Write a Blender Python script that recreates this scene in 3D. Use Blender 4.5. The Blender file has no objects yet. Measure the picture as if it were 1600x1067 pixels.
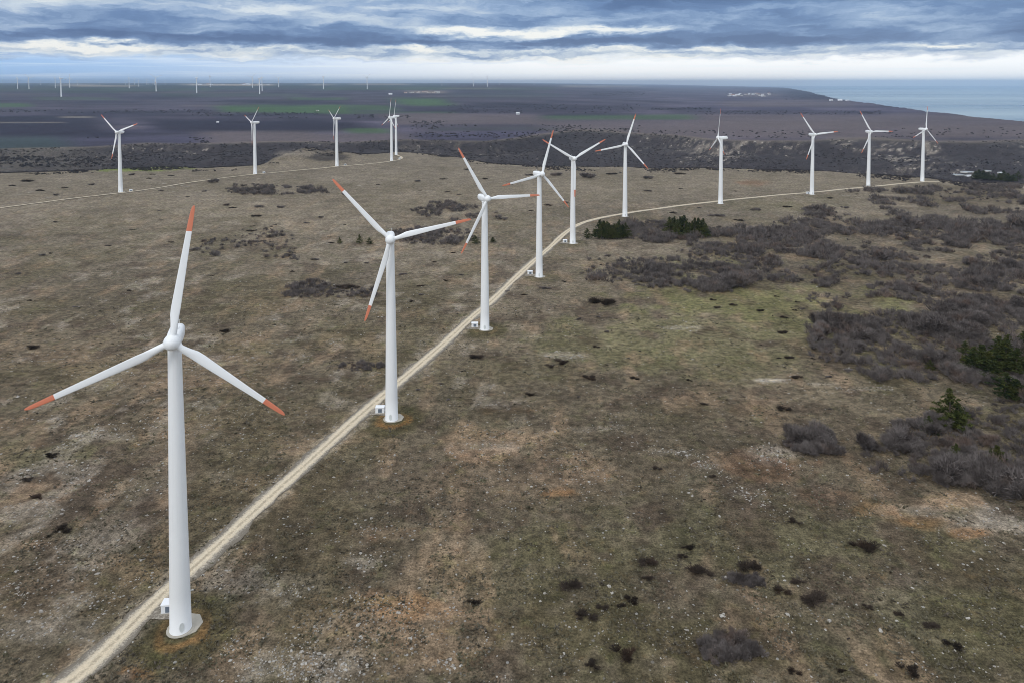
import bpy, math, random
import numpy as np
from mathutils import Matrix, Vector, Euler

rng = np.random.default_rng(7)
random.seed(7)
scene = bpy.context.scene
COL = scene.collection
R = math.radians

# ------------------------------------------------------------------ camera model (photo pixels 1600 x 1067)
FPX, PITCH, EYE, HORIZON = 1114.5, .0455, 130.0, 130.0
PY0 = HORIZON + FPX * math.tan(PITCH)
CP, SP = math.cos(PITCH), math.sin(PITCH)


def project(X, Y, Z):
    dz = Z - EYE
    dep = np.maximum(Y * CP - dz * SP, 1e-3)
    up = Y * SP + dz * CP
    return 800 + FPX * X / dep, PY0 - FPX * up / dep


# ------------------------------------------------------------------ noise (numpy value noise)
def _hash(ix, iy, seed):
    h = (ix.astype(np.int64) * 374761393 + iy.astype(np.int64) * 668265263 + seed * 974711) & 0x7fffffff
    h = ((h ^ (h >> 13)) * 1274126177) & 0x7fffffff
    h = h ^ (h >> 16)
    return (h & 0xffff) / 65535.0


def vnoise(x, y, seed=0):
    x = np.asarray(x, float); y = np.asarray(y, float)
    ix, iy = np.floor(x), np.floor(y)
    fx, fy = x - ix, y - iy
    fx = fx * fx * (3 - 2 * fx); fy = fy * fy * (3 - 2 * fy)
    a = _hash(ix, iy, seed); b = _hash(ix + 1, iy, seed)
    c = _hash(ix, iy + 1, seed); d = _hash(ix + 1, iy + 1, seed)
    return (a * (1 - fx) + b * fx) * (1 - fy) + (c * (1 - fx) + d * fx) * fy


def fbm(x, y, seed=0, octv=4):
    s = 0; amp = .5; tot = 0
    for k in range(octv):
        s = s + amp * vnoise(x * 2 ** k + 17.3 * k, y * 2 ** k - 9.1 * k, seed + k * 31)
        tot += amp; amp *= .5
    return s / tot


def sstep(a, b, x):
    t = np.clip((x - a) / (b - a), 0, 1)
    return t * t * (3 - 2 * t)


# ------------------------------------------------------------------ terrain
def plane_depth(px, py):
    """depth (Y) on the flat plateau seen at pixel row py (column does not matter for a level roll)"""
    b = (PY0 - np.asarray(py, float)) / FPX
    vy = CP + b * SP; vz = -SP + b * CP
    return vy * (-EYE / vz)


def tcol(px):
    """ratio X/Y of a pixel column close to the horizon"""
    return (np.asarray(px, float) - 800) / (FPX / CP)


_near = [(-900, 285), (-400, 280), (0, 272), (150, 268), (250, 264), (330, 265), (400, 263), (450, 257), (520, 252), (560, 246), (620, 238),
         (680, 243), (760, 255), (850, 262), (1000, 266), (1125, 264), (1300, 270), (1440, 280), (1520, 289), (1600, 290), (2500, 300)]
_far = [(-900, 236), (-400, 234), (0, 235), (130, 231), (230, 226), (400, 225), (500, 223), (640, 219), (760, 221), (840, 212), (900, 205),
        (960, 206), (1050, 212), (1125, 219), (1200, 221), (1300, 218), (1440, 221), (1600, 221), (2500, 230)]
_gd = [(-900, 25), (0, 32), (230, 48), (640, 50), (850, 66), (1125, 72), (1600, 75), (2500, 75)]
_coast = [(-9000, 133.2), (1040, 133.2), (1120, 135.0), (1180, 136.2), (1225, 137.6), (1245, 140.5), (1275, 146.5), (1300, 152.5), (1325, 157.5), (1345, 160.5),
          (1400, 168), (1450, 175), (1480, 177.5), (1520, 183), (1600, 191), (1700, 203), (1900, 222), (9000, 250)]
_tn = tcol([a for a, b in _near]); _dn = plane_depth(0, [b for a, b in _near])
_tf = tcol([a for a, b in _far]); _df = plane_depth(0, [b for a, b in _far])
_tg = tcol([a for a, b in _gd]); _dg = np.array([b for a, b in _gd], float)
_tc = tcol([a for a, b in _coast]); _dc = plane_depth(0, [b for a, b in _coast])
SEA = -75.0


def gorge_s(X, Y):
    t = X / np.maximum(Y, 60)
    wob = (fbm(X / 130, Y / 130, 5) - .5)
    a = np.interp(t, _tn, _dn) + wob * 60 * sstep(.0, .1, np.abs(t) + .05)
    b = np.interp(t, _tf, _df) + (fbm(X / 170, Y / 170, 9) - .5) * 150
    return (Y - a) / (b - a), t


def coast_d(X, Y):
    t = X / np.maximum(Y, 60)
    return np.interp(t, _tc, _dc) * (1 + .05 * (fbm(X / 260, Y / 260, 21) - .5))


def terrain(X, Y):
    X = np.asarray(X, float); Y = np.asarray(Y, float)
    s, t = gorge_s(X, Y)
    z = (fbm(X / 55, Y / 55, 3, 2) - .5) * 1.0 * sstep(40, 200, np.abs(X) + Y * .1)
    g = np.interp(t, _tg, _dg)
    prof = sstep(0, .38, s) * (1 - .62 * sstep(.42, .86, s)) * (1 - sstep(.86, 1.0, s))
    inside = (s > 0) & (s < 1)
    rough = (fbm(X / 45, Y / 45, 13) - .5) * 26 * np.clip(prof * 1.5, 0, 1)
    z = z + np.where(inside, -g * prof + rough, 0)
    # rocky spur inside the gorge
    sx, sy = tcol(492) * 1300, 1215.
    q = ((X - sx) / 85) ** 2 + ((Y - sy) / 95) ** 2
    z = z + np.where(q < 6, 25 * np.exp(-q * 1.1) * (1 + .9 * (fbm(X / 26, Y / 26, 44) - .5)), 0)
    # far plain climbs towards the inland horizon
    w = 1 - sstep(-.05, .3, t)
    d = np.hypot(X, Y)
    z = z + w * (95 * sstep(2000, 9000, d) + 30 * sstep(8000, 30000, d))
    z = z + sstep(1700, 3000, Y) * (fbm(X / 700, Y / 900, 71, 3) - .5) * 14
    # cliff down to the sea
    c = coast_d(X, Y)
    over = np.where(t > tcol(1040), sstep(0, 1, (Y - c) / (60 + .012 * c)), 0)
    z = z * (1 - over) + (SEA - 40) * over
    return z


def hit(px, py, n=60):
    """first point of the terrain seen at a photo pixel"""
    b = (PY0 - py) / FPX
    v = np.array([(px - 800) / FPX, CP + b * SP, -SP + b * CP])
    ds = np.concatenate([np.linspace(60, 3000, 260), np.geomspace(3000, 44000, 260)[1:]]) / v[1]
    for _ in range(2):
        P = v[None] * ds[:, None]; P[:, 2] += EYE
        gap = P[:, 2] - terrain(P[:, 0], P[:, 1])
        k = int(np.argmax(gap < 0)) if (gap < 0).any() else len(ds) - 1
        if k == 0: return P[0]
        ds = np.linspace(ds[k - 1], ds[k], 24)
    f = gap[k - 1] / max(gap[k - 1] - gap[k], 1e-9)
    p = P[k - 1] * (1 - f) + P[k] * f
    p[2] = float(terrain(p[0], p[1]))
    return p


def mpp(p):
    return p[1] / FPX


# ------------------------------------------------------------------ mesh helper
class MB:
    def __init__(s):
        s.v = []; s.f = []; s.sm = []

    def add(s, vs, fs, smooth=False):
        o = len(s.v)
        s.v += [tuple(map(float, p)) for p in vs]
        s.f += [tuple(o + i for i in f) for f in fs]
        s.sm += [smooth] * len(fs)

    def box(s, c, d, bevel=0.0):
        x, y, z = c; a, b, h = d[0] / 2, d[1] / 2, d[2] / 2
        if bevel <= 0:
            vs = [(x + i * a, y + j * b, z + k * h) for k in (-1, 1) for j in (-1, 1) for i in (-1, 1)]
            s.add(vs, [(0, 2, 3, 1), (4, 5, 7, 6), (0, 1, 5, 4), (2, 6, 7, 3), (0, 4, 6, 2), (1, 3, 7, 5)])
            return
        e = bevel
        def ring(a, b, zz): return [(x - a, y - b + e, zz), (x - a + e, y - b, zz), (x + a - e, y - b, zz), (x + a, y - b + e, zz),
                                    (x + a, y + b - e, zz), (x + a - e, y + b, zz), (x - a + e, y + b, zz), (x - a, y + b - e, zz)]
        rs = [ring(a - e, b - e, z - h), ring(a, b, z - h + e), ring(a, b, z + h - e), ring(a - e, b - e, z + h)]
        s.loft(rs, True, True, False)

    def loft(s, rings, cap0=True, cap1=True, smooth=True):
        n = len(rings[0]); vs = [p for r in rings for p in r]; fs = []
        for k in range(len(rings) - 1):
            for i in range(n):
                j = (i + 1) % n
                fs.append((k * n + i, k * n + j, (k + 1) * n + j, (k + 1) * n + i))
        s.add(vs, fs, smooth)
        if cap0: s.add(rings[0][::-1], [tuple(range(n))])
        if cap1: s.add(rings[-1], [tuple(range(n))])

    def lathe(s, prof, n=32, axis='z', smooth=True, cap0=True, cap1=True, o=(0, 0, 0)):
        rings = []
        for r, h in prof:
            ring = []
            for i in range(n):
                a = 2 * math.pi * i / n
                if axis == 'z': ring.append((o[0] + r * math.cos(a), o[1] + r * math.sin(a), o[2] + h))
                else: ring.append((o[0] + r * math.cos(a), o[1] + h, o[2] + r * math.sin(a)))
            rings.append(ring)
        if axis != 'z': rings = [q[::-1] for q in rings]
        s.loft(rings, cap0, cap1, smooth)

    def build(s, name, mat, parent=None):
        me = bpy.data.meshes.new(name)
        me.from_pydata(s.v, [], s.f)
        me.polygons.foreach_set('use_smooth', s.sm)
        me.materials.append(mat); me.update()
        return link(bpy.data.objects.new(name, me), parent)


def link(o, parent=None):
    COL.objects.link(o)
    if parent is not None: o.parent = parent
    return o


def fast_mesh(name, V, F, mat, attrs=None, smooth=False):
    """V (n,3); F (m,k) with one k"""
    V = np.asarray(V, np.float32); F = np.asarray(F, np.int32)
    me = bpy.data.meshes.new(name)
    m, k = F.shape
    me.vertices.add(len(V)); me.vertices.foreach_set('co', V.ravel())
    me.loops.add(m * k); me.loops.foreach_set('vertex_index', F.ravel())
    me.polygons.add(m)
    me.polygons.foreach_set('loop_start', np.arange(0, m * k, k, dtype=np.int32))
    me.polygons.foreach_set('loop_total', np.full(m, k, np.int32))
    me.polygons.foreach_set('use_smooth', np.full(m, smooth))
    me.update(calc_edges=True)
    for an, (typ, data) in (attrs or {}).items():
        a = me.attributes.new(an, typ, 'POINT')
        a.data.foreach_set('color' if typ == 'FLOAT_COLOR' else 'value', np.asarray(data, np.float32).ravel())
    me.materials.append(mat)
    return me


def tag(o, label=None, cat=None, group=None, kind=None):
    if label: o['label'] = label
    if cat: o['category'] = cat
    if group: o['group'] = group
    if kind: o['kind'] = kind
    return o


def thing(name, label, cat, loc, rz=0, group=None):
    o = bpy.data.objects.new(name, None); o.empty_display_size = .5
    COL.objects.link(o); o.location = loc; o.rotation_euler = (0, 0, rz)
    return tag(o, label, cat, group)


def copy_tree(o, parent=None):
    c = o.copy(); COL.objects.link(c)
    if parent is not None:
        c.parent = parent
    for ch in list(o.children): copy_tree(ch, c)
    return c


# ------------------------------------------------------------------ shader helper
class NT:
    def __init__(s, tree): s.t = tree

    def n(s, typ, **kw):
        nd = s.t.nodes.new(typ)
        ins = kw.pop('ins', {})
        for k, v in kw.items(): setattr(nd, k, v)
        for k, v in ins.items(): s.set(nd.inputs[k], v)
        return nd

    def set(s, sock, v):
        if isinstance(v, bpy.types.NodeSocket): s.t.links.new(v, sock)
        else: sock.default_value = v

    def m(s, op, a, b=None, c=None, clamp=False):
        nd = s.t.nodes.new('ShaderNodeMath'); nd.operation = op; nd.use_clamp = clamp
        for i, v in enumerate((a, b, c)):
            if v is not None: s.set(nd.inputs[i], v)
        return nd.outputs[0]

    def ss(s, x, a, b, lo=0., hi=1.):
        nd = s.n('ShaderNodeMapRange', interpolation_type='SMOOTHSTEP')
        s.set(nd.inputs['Value'], x); s.set(nd.inputs['From Min'], a); s.set(nd.inputs['From Max'], b)
        s.set(nd.inputs['To Min'], lo); s.set(nd.inputs['To Max'], hi)
        return nd.outputs[0]

    def mix(s, f, a, b, mode='MIX'):
        nd = s.n('ShaderNodeMix', data_type='RGBA', blend_type=mode, clamp_factor=True)
        s.set(nd.inputs[0], f)
        for i, v in ((6, a), (7, b)):
            if isinstance(v, tuple): v = (*v[:3], 1)
            s.set(nd.inputs[i], v)
        return nd.outputs[2]

    def noise(s, vec, scale, detail=4, rough=.55, dist=0.):
        nd = s.n('ShaderNodeTexNoise', ins={'Vector': vec, 'Scale': scale, 'Detail': detail, 'Roughness': rough, 'Distortion': dist})
        return nd.outputs['Fac']

    def xyz(s, x, y, z=0.):
        nd = s.n('ShaderNodeCombineXYZ')
        for i, v in enumerate((x, y, z)): s.set(nd.inputs[i], v)
        return nd.outputs[0]


def new_mat(name, rough=.9, spec=.2):
    m = bpy.data.materials.new(name); m.use_nodes = True
    b = m.node_tree.nodes['Principled BSDF']
    b.inputs['Roughness'].default_value = rough
    b.inputs['Specular IOR Level'].default_value = spec
    return m, NT(m.node_tree), b


def paint(name, col, rough=.5, spec=.4, var=.12, scale=.6, streak=0.):
    m, nt, b = new_mat(name, rough, spec)
    tc = nt.n('ShaderNodeTexCoord').outputs['Object']
    n = nt.noise(tc, scale, 5, .6)
    f = nt.m('MULTIPLY_ADD', n, var * 2, 1 - var)
    if streak:
        mp = nt.n('ShaderNodeMapping', ins={'Vector': tc, 'Scale': (2.2, 2.2, .05)}).outputs[0]
        st = nt.ss(nt.noise(mp, 1., 4, .6), .5, .75)
        f = nt.m('MULTIPLY', f, nt.m('MULTIPLY_ADD', st, -streak, 1.0))
    c = nt.mix(1.0, (*col, 1), nt.xyz(f, f, f), 'MULTIPLY')
    nt.set(b.inputs['Base Color'], c)
    return m


def srgb(r, g, b):
    f = lambda c: (c / 12.92 if c <= .04045 else ((c + .055) / 1.055) ** 2.4)
    return tuple(f(c / 255) for c in (r, g, b))


# ------------------------------------------------------------------ materials
WHITE = paint('turbine_white', (.80, .81, .81), .42, .4, .03, .25, .05)
ORANGE = paint('blade_orange', (.62, .20, .115), .45, .4, .06, .5)
GREYP = paint('door_grey', (.66, .69, .68), .6)
CONCR = paint('concrete', (.39, .36, .305), .9, .2, .22, .9)
BOXW = paint('box_white', (.78, .79, .80), .5, .4, .05)
LOUVRE = paint('louvre_grey', (.16, .19, .23), .6, .3, .15, 3.)
WALLW = paint('house_wall', (.68, .66, .62), .85, .2, .1, .3)
ROOFR = paint('house_roof', (.36, .19, .13), .85, .2, .2, .4)
ROOFW = paint('white_roof', (.74, .76, .78), .6, .3, .1, .2)
ROOFG = paint('grey_roof', (.40, .43, .46), .6, .3, .1, .2)
BARK = paint('bark', (.07, .055, .045), .95)


def twig_mat(name, c0, c1, scale=.25):
    m, nt, b = new_mat(name, .95, .1)
    geo = nt.n('ShaderNodeNewGeometry')
    n = nt.noise(geo.outputs['Position'], scale, 3, .6)
    oi = nt.n('ShaderNodeObjectInfo').outputs['Random']
    n2 = nt.noise(geo.outputs['Position'], 2.4, 2, .6)
    f = nt.m('ADD', nt.m('ADD', nt.ss(n, .3, .7), nt.m('MULTIPLY', oi, .7)), nt.m('MULTIPLY', n2, .6))
    cell = nt.n('ShaderNodeTexVoronoi', feature='F1', ins={'Vector': geo.outputs['Position'], 'Scale': .17})
    cs = nt.n('ShaderNodeSeparateColor', ins={0: cell.outputs['Color']}).outputs[0]
    f = nt.m('ADD', f, nt.m('MULTIPLY_ADD', cs, .9, -.45))
    f = nt.m('MULTIPLY_ADD', f, .62, -.1, clamp=True)
    cc = nt.mix(f, c0, c1)
    nh = nt.noise(geo.outputs['Position'], .09, 4, .6)
    cc = nt.mix(nt.ss(nh, .52, .68, 0., .55), cc, nt.mix(1., cc, (1.25, .93, .72), 'MULTIPLY'))
    nt.set(b.inputs['Base Color'], cc)
    return m


TWIG = twig_mat('bare_twigs', (.046, .038, .037), (.180, .158, .150))
TWIGD = twig_mat('dark_twigs', (.014, .011, .009), (.066, .051, .042))
TWIGF = twig_mat('far_twigs', (.030, .027, .031), (.085, .075, .078), .02)
NEEDLE = twig_mat('pine_needles', (.014, .026, .010), (.070, .080, .024), .35)


# ------------------------------------------------------------------ ground colours
K = 1.0   # albedo per unit of photographed linear brightness (fits the light below)


def pc(r, g, b): return np.array(srgb(r, g, b)) * np.array((1.21, 1.14, 1.03))


C_BROWN = pc(84, 75, 66); C_MID = pc(94, 87, 75); C_OLIVE = pc(98, 95, 74); C_GREEN = pc(104, 104, 74); C_GREY = pc(112, 105, 94)
C_TAN = pc(138, 120, 102); C_PALE = pc(150, 143, 134); C_ORANGE = pc(140, 104, 70); C_RUST = pc(124, 95, 78); C_DARK = pc(66, 56, 50)
C_OLDK = pc(80, 76, 56); C_BRGRN = pc(100, 112, 60)
F_DARK = np.array((.017, .015, .030)); F_BROWN = np.array((.085, .072, .068)); F_GREEN = np.array((.050, .095, .040)); F_SCRUB = np.array((.056, .047, .056))  # dark and scrub tones of the far plain carry haze blue in their colour
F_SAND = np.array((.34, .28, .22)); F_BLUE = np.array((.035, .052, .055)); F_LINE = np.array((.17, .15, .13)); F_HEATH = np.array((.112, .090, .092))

# (x, y, rx, ry, colour, strength, stones)
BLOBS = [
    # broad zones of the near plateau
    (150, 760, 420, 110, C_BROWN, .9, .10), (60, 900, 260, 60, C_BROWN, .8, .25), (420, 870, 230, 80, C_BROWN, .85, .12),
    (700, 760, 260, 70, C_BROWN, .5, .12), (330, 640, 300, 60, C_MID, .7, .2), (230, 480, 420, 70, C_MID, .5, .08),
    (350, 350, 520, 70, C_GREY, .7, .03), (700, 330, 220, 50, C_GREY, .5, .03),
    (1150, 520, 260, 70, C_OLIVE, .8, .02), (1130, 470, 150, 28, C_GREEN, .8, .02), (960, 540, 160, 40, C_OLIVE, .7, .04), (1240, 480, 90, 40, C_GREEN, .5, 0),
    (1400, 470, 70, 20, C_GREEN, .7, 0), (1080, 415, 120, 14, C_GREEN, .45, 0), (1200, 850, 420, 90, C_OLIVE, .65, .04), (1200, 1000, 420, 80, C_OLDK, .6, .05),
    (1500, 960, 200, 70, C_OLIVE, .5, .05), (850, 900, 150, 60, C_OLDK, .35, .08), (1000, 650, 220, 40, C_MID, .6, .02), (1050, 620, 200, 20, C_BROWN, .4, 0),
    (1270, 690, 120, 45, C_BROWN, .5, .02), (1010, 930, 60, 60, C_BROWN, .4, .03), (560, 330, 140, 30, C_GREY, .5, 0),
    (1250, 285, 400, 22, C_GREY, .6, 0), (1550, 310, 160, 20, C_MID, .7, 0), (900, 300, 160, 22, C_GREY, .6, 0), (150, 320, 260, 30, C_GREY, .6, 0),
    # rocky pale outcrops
    (230, 570, 330, 50, C_TAN, .22, .40), (330, 660, 240, 30, C_TAN, .15, .3), (100, 930, 180, 50, C_TAN, .15, .35), (560, 1000, 260, 60, C_TAN, .2, .4), (850, 740, 200, 50, C_TAN, .2, .25), (1000, 1020, 180, 60, C_OLDK, .2, .12),
    (90, 985, 120, 22, C_PALE, .35, .5), (60, 850, 90, 10, C_TAN, .5, .5), (300, 600, 60, 14, C_TAN, .5, .6), (140, 680, 45, 9, C_PALE, .55, .9),
    (70, 560, 110, 20, C_TAN, .25, .5), (60, 700, 90, 26, C_OLIVE, .6, .1), (215, 830, 80, 24, C_BROWN, .6, .1), (200, 880, 70, 20, C_TAN, .55, .45),
    (470, 1040, 90, 26, C_PALE, .45, .8), (330, 1010, 60, 30, C_TAN, .35, .7), (560, 960, 150, 40, C_TAN, .5, .6), (570, 880, 40, 14, C_PALE, .5, .7),
    (630, 940, 60, 26, C_ORANGE, .55, .3), (600, 830, 50, 12, C_TAN, .35, .4), (700, 1020, 90, 34, C_TAN, .45, .6),
    (800, 680, 95, 18, C_TAN, .75, .45), (770, 705, 50, 14, C_PALE, .45, .3), (900, 735, 60, 26, C_TAN, .55, .45), (880, 770, 30, 8, C_ORANGE, .5, .2), (770, 710, 60, 12, C_ORANGE, .3, .1),
    (790, 640, 50, 8, C_ORANGE, .3, .4), (880, 556, 36, 6, C_PALE, .55, .9), (930, 670, 40, 9, C_PALE, .35, .9), (990, 693, 26, 4, C_PALE, .35, .9), (1050, 706, 40, 4, C_PALE, .35, .9), (1110, 728, 22, 8, C_PALE, .35, .9),
    (1160, 770, 34, 12, C_PALE, .45, .9), (1080, 512, 50, 3, C_PALE, .35, .7), (1210, 594, 40, 3, C_PALE, .8, .9), (1290, 600, 40, 3, C_PALE, .45, .7), (1350, 607, 50, 3, C_PALE, .35, .6),
    (1215, 708, 42, 13, C_PALE, .8, .4), (1560, 812, 90, 34, C_PALE, .75, .5), (1470, 785, 80, 18, C_TAN, .8, .2), (1430, 800, 70, 14, C_PALE, .4, .3),
    (1190, 735, 85, 30, C_RUST, .42, .1), (1290, 775, 80, 20, C_RUST, .35, .1), (1520, 832, 46, 11, C_ORANGE, .6, .0), (1430, 815, 60, 14, C_ORANGE, .4, .05), (1350, 795, 50, 12, C_ORANGE, .3, .05),
    (430, 480, 60, 8, C_TAN, .4, .6), (360, 560, 120, 10, C_TAN, .3, .5), (300, 545, 120, 12, C_OLDK, .4, .1), (480, 560, 60, 10, C_MID, .5, .3), (560, 610, 40, 20, C_MID, .5, .3),
    (480, 700, 60, 30, C_TAN, .4, .3), (400, 760, 40, 30, C_TAN, .35, .3), (220, 900, 40, 16, C_TAN, .5, .2), (640, 480, 90, 16, C_BROWN, .45, .1), (900, 460, 60, 14, C_MID, .6, 0),
    (210, 1050, 34, 14, C_ORANGE, .6, .1),
    (550, 520, 60, 14, C_OLDK, .3, .1),
    (1170, 286, 34, 6, C_RUST, .55, 0), (1130, 1010, 70, 26, C_DARK, .5, 0), (225, 264, 70, 5, C_BRGRN, .95, 0), (270, 262, 40, 3, C_BRGRN, .6, 0), (740, 420, 60, 6, C_TAN, .3, .2),
    (770, 500, 60, 8, C_MID, .4, .1), (60, 760, 60, 20, C_DARK, .4, .05), (250, 790, 90, 22, C_DARK, .5, .05), (1230, 320, 140, 14, C_OLIVE, .4, 0), (1180, 640, 80, 20, C_RUST, .15, 0),
]
# fields of the far plain: x0, x1, y0, y1, colour, strength
FIELDS = [
    (-800, 700, 131, 140, F_BLUE, .8), (-800, 330, 139, 143, F_GREEN, .35), (250, 480, 147, 151, F_GREEN, .25), (-800, 45, 162, 168, F_GREEN, .8), (50, 180, 153, 157, F_GREEN, .4),
    (-800, 172, 180, 214, F_DARK, .95), (60, 330, 172, 178, F_DARK, .5), (230, 500, 186, 205, F_DARK, .95), (445, 565, 189, 204, F_DARK, .9), (-800, 108, 212, 236, F_BLUE, .9),
    (344, 545, 165, 176, F_GREEN, 1.), (545, 615, 166, 174, F_GREEN, .7), (620, 702, 155, 164, F_GREEN, .95), (455, 545, 152, 157, F_GREEN, .6), (500, 870, 137, 141, F_GREEN, .4),
    (700, 880, 146, 152, F_BLUE, .5), (320, 500, 205, 226, F_HEATH, .85), (430, 620, 180, 188, F_DARK, .5), (540, 604, 201, 208, F_GREEN, .8), (600, 860, 180, 196, F_HEATH, .8), (470, 640, 208, 222, F_HEATH, .7),
    (645, 860, 197, 207, F_SCRUB, .6), (700, 1000, 164, 178, F_DARK, .55), (860, 1090, 181, 189, F_GREEN, .7), (850, 1010, 178, 182, F_DARK, .5), (860, 1400, 190, 218, F_HEATH, .85),
    (1100, 1700, 180, 200, F_HEATH, .7), (1050, 1380, 173, 180, F_DARK, .5), (1010, 1110, 168, 172, F_DARK, .8), (920, 1000, 142, 150, F_DARK, .5), (1130, 1330, 158, 166, F_HEATH, .6), (880, 1000, 134, 137, F_SAND, .35),
    (1400, 1700, 195, 215, F_HEATH, .9), (1225, 1335, 138, 156, F_DARK, .9), (90, 150, 131.5, 135, F_SAND, .4), (120, 215, 133.5, 136, F_SAND, .5), (290, 430, 132, 134.2, F_SAND, .9), (480, 520, 132, 134, F_SAND, .5), (550, 640, 131.5, 133.5, F_SAND, .5),
    (630, 690, 142.5, 146, F_SAND, .4), (-800, 100, 191, 193, F_LINE, .7), (95, 145, 182.5, 185, F_LINE, .9), (690, 770, 138, 139.2, F_SAND, .3), (1135, 1210, 146, 152, F_HEATH, .8),
]


_fr = random.Random(31)
for _ in range(46):
    y_ = _fr.uniform(134.5, 203); x_ = _fr.uniform(-700, 700); h_ = _fr.uniform(.8, 2.2) + (y_ - 134) * .05; w_ = _fr.uniform(60, 260)
    FIELDS.insert(0, (x_, x_ + w_, y_, y_ + h_, _fr.choice([F_DARK, F_DARK, F_BLUE, F_HEATH, F_GREEN * .75, F_BROWN, F_SCRUB * .7]), _fr.uniform(.35, .8)))


def ground_paint(X, Y, Z):
    px, py = project(X, Y, Z)
    n1 = fbm(X / 14, Y / 14, 100, 4); n2 = fbm(X / 60, Y / 60, 120, 4); n3 = fbm(X / 320, Y / 320, 140, 4); n4 = fbm(X / 5, Y / 5, 160, 3)
    far = sstep(420, 1000, Y)
    nn = (n1 * (1 - far) + n2 * far)
    col = np.empty(X.shape + (3,)); col[:] = C_MID
    mixv = lambda c, w: col.__iadd__((c - col) * w[..., None])
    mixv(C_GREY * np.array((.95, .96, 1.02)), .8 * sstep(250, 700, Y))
    stone = np.full(X.shape, .09) * (1 - far)
    plateau = py > 236
    for (x, y, rx, ry, c, st, so) in BLOBS:
        q = ((px - x) / rx) ** 2 + ((py - y) / ry) ** 2
        sel = (q < 4) & plateau
        if not sel.any(): continue
        qq = np.sqrt(q[sel]) + 1.9 * (nn[sel] - .5) + 1.3 * (n4[sel] - .5)
        w = sstep(1.15, .35, qq) * st
        tmp = col[sel]; tmp += (c - tmp) * w[:, None]; col[sel] = tmp
        if so: stone[sel] = np.maximum(stone[sel], so * sstep(1.2, .2, qq))
    # patchy wear everywhere
    v = .60 + .88 * n2 + .55 * (n1 - .5) + .3 * (n4 - .5)
    col *= v[..., None] ** (1.0 - .3 * far[..., None])
    mixv(C_DARK, .6 * sstep(.53, .70, n1) * (1 - far)); mixv(C_TAN, .45 * sstep(.56, .74, fbm(X / 9, Y / 22, 180)) * (1 - far))
    pl = sstep(.60, .74, fbm(X / 11, Y / 15, 185)) * (1 - far) * sstep(.42, .6, fbm(X / 70, Y / 70, 186) + .12 * sstep(20, -40, X))
    pl = pl * (.2 + .8 * sstep(30, -25, X))
    mixv(C_PALE, .42 * pl); stone = np.maximum(stone, .55 * pl)
    mixv(C_OLDK, .4 * sstep(.5, .7, fbm(X / 30, Y / 45, 190)) * (1 - .6 * far))
    for i, (tx, ty) in enumerate(RINGS):
        dx, dy = X - tx - .6, Y - ty + .4
        rr = np.hypot(dx, dy) * (1 + .25 * (n4 - .5))
        gl = sstep(15, 10, rr + 5 * (n1 - .5)) * (.85 if i < 3 else .5)
        mixv(C_OLDK * .92, gl)
        w = sstep(3.6, 4.6, rr) * sstep(7.6, 5.6, rr + 2.5 * (n4 - .5)) * (.45 + .55 * sstep(4, -4, dy - dx * .5)) * (.5, .6, .35, .3, .25)[i]
        mixv((pc(132, 98, 62), pc(140, 100, 58), pc(120, 98, 70), pc(108, 95, 72), pc(108, 95, 72))[i], w * (.55 + .6 * n4)); stone *= 1 - gl
    # pale trampled margins of the track
    if len(MARGIN):
        dm = np.full(X.shape, 99.); nearm = (Y < 700) & (np.abs(X) < 200) & (Y > 60)
        xs, yn = X[nearm], Y[nearm]; best = np.full(xs.shape, 1e9)
        for q in MARGIN: best = np.minimum(best, (xs - q[0]) ** 2 + (yn - q[1]) ** 2)
        dm[nearm] = np.sqrt(best)
        w = sstep(6.5, 2.5, dm + 5 * (n4 - .5) + 3 * (n1 - .5))
        mixv(pc(140, 132, 120), .75 * w); stone = np.maximum(stone, w * .35)
    # gorge and beyond
    s, t = gorge_s(X, Y)
    b = sstep(.93, 1.12, s)
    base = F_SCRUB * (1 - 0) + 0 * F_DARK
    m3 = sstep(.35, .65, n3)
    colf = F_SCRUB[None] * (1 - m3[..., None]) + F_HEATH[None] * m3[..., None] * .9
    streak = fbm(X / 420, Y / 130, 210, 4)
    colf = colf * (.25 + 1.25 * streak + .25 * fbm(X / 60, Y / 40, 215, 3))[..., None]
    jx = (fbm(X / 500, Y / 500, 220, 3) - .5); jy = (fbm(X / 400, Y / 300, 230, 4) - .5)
    colf *= np.array((.86, .92, 1.26))  # blue of the distant haze painted into the far-plain soil
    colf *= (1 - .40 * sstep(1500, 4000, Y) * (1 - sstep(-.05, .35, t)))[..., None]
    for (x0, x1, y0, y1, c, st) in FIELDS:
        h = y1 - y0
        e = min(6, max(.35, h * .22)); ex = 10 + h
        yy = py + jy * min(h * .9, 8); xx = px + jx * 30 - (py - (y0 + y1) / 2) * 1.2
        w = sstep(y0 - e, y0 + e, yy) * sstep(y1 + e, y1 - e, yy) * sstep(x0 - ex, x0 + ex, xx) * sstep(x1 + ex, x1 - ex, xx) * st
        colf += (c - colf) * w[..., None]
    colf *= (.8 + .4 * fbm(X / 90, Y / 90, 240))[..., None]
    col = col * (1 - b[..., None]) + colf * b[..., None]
    stone = stone * (1 - b) * (1 - sstep(.0, .05, s))
    # gorge walls: scrub-dark with pale rock bands high on the far side
    ins = sstep(.02, .12, s) * (1 - sstep(.96, 1.03, s))
    rock = sstep(.47, .66, fbm(X / 9, Y / 7 + Z / 3, 250, 3) * .6 + .4 * fbm(X / 40, Y / 30 + Z / 6, 251)) * sstep(.55, .9, s) * (.22 + .78 * sstep(tcol(1000), tcol(1180), t)) * sstep(.4, .6, fbm(X / 140, Y / 140, 255))
    gw = np.array((.043, .038, .042)) * (1 - rock[..., None]) + np.array((.25, .215, .18)) * rock[..., None]
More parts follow.
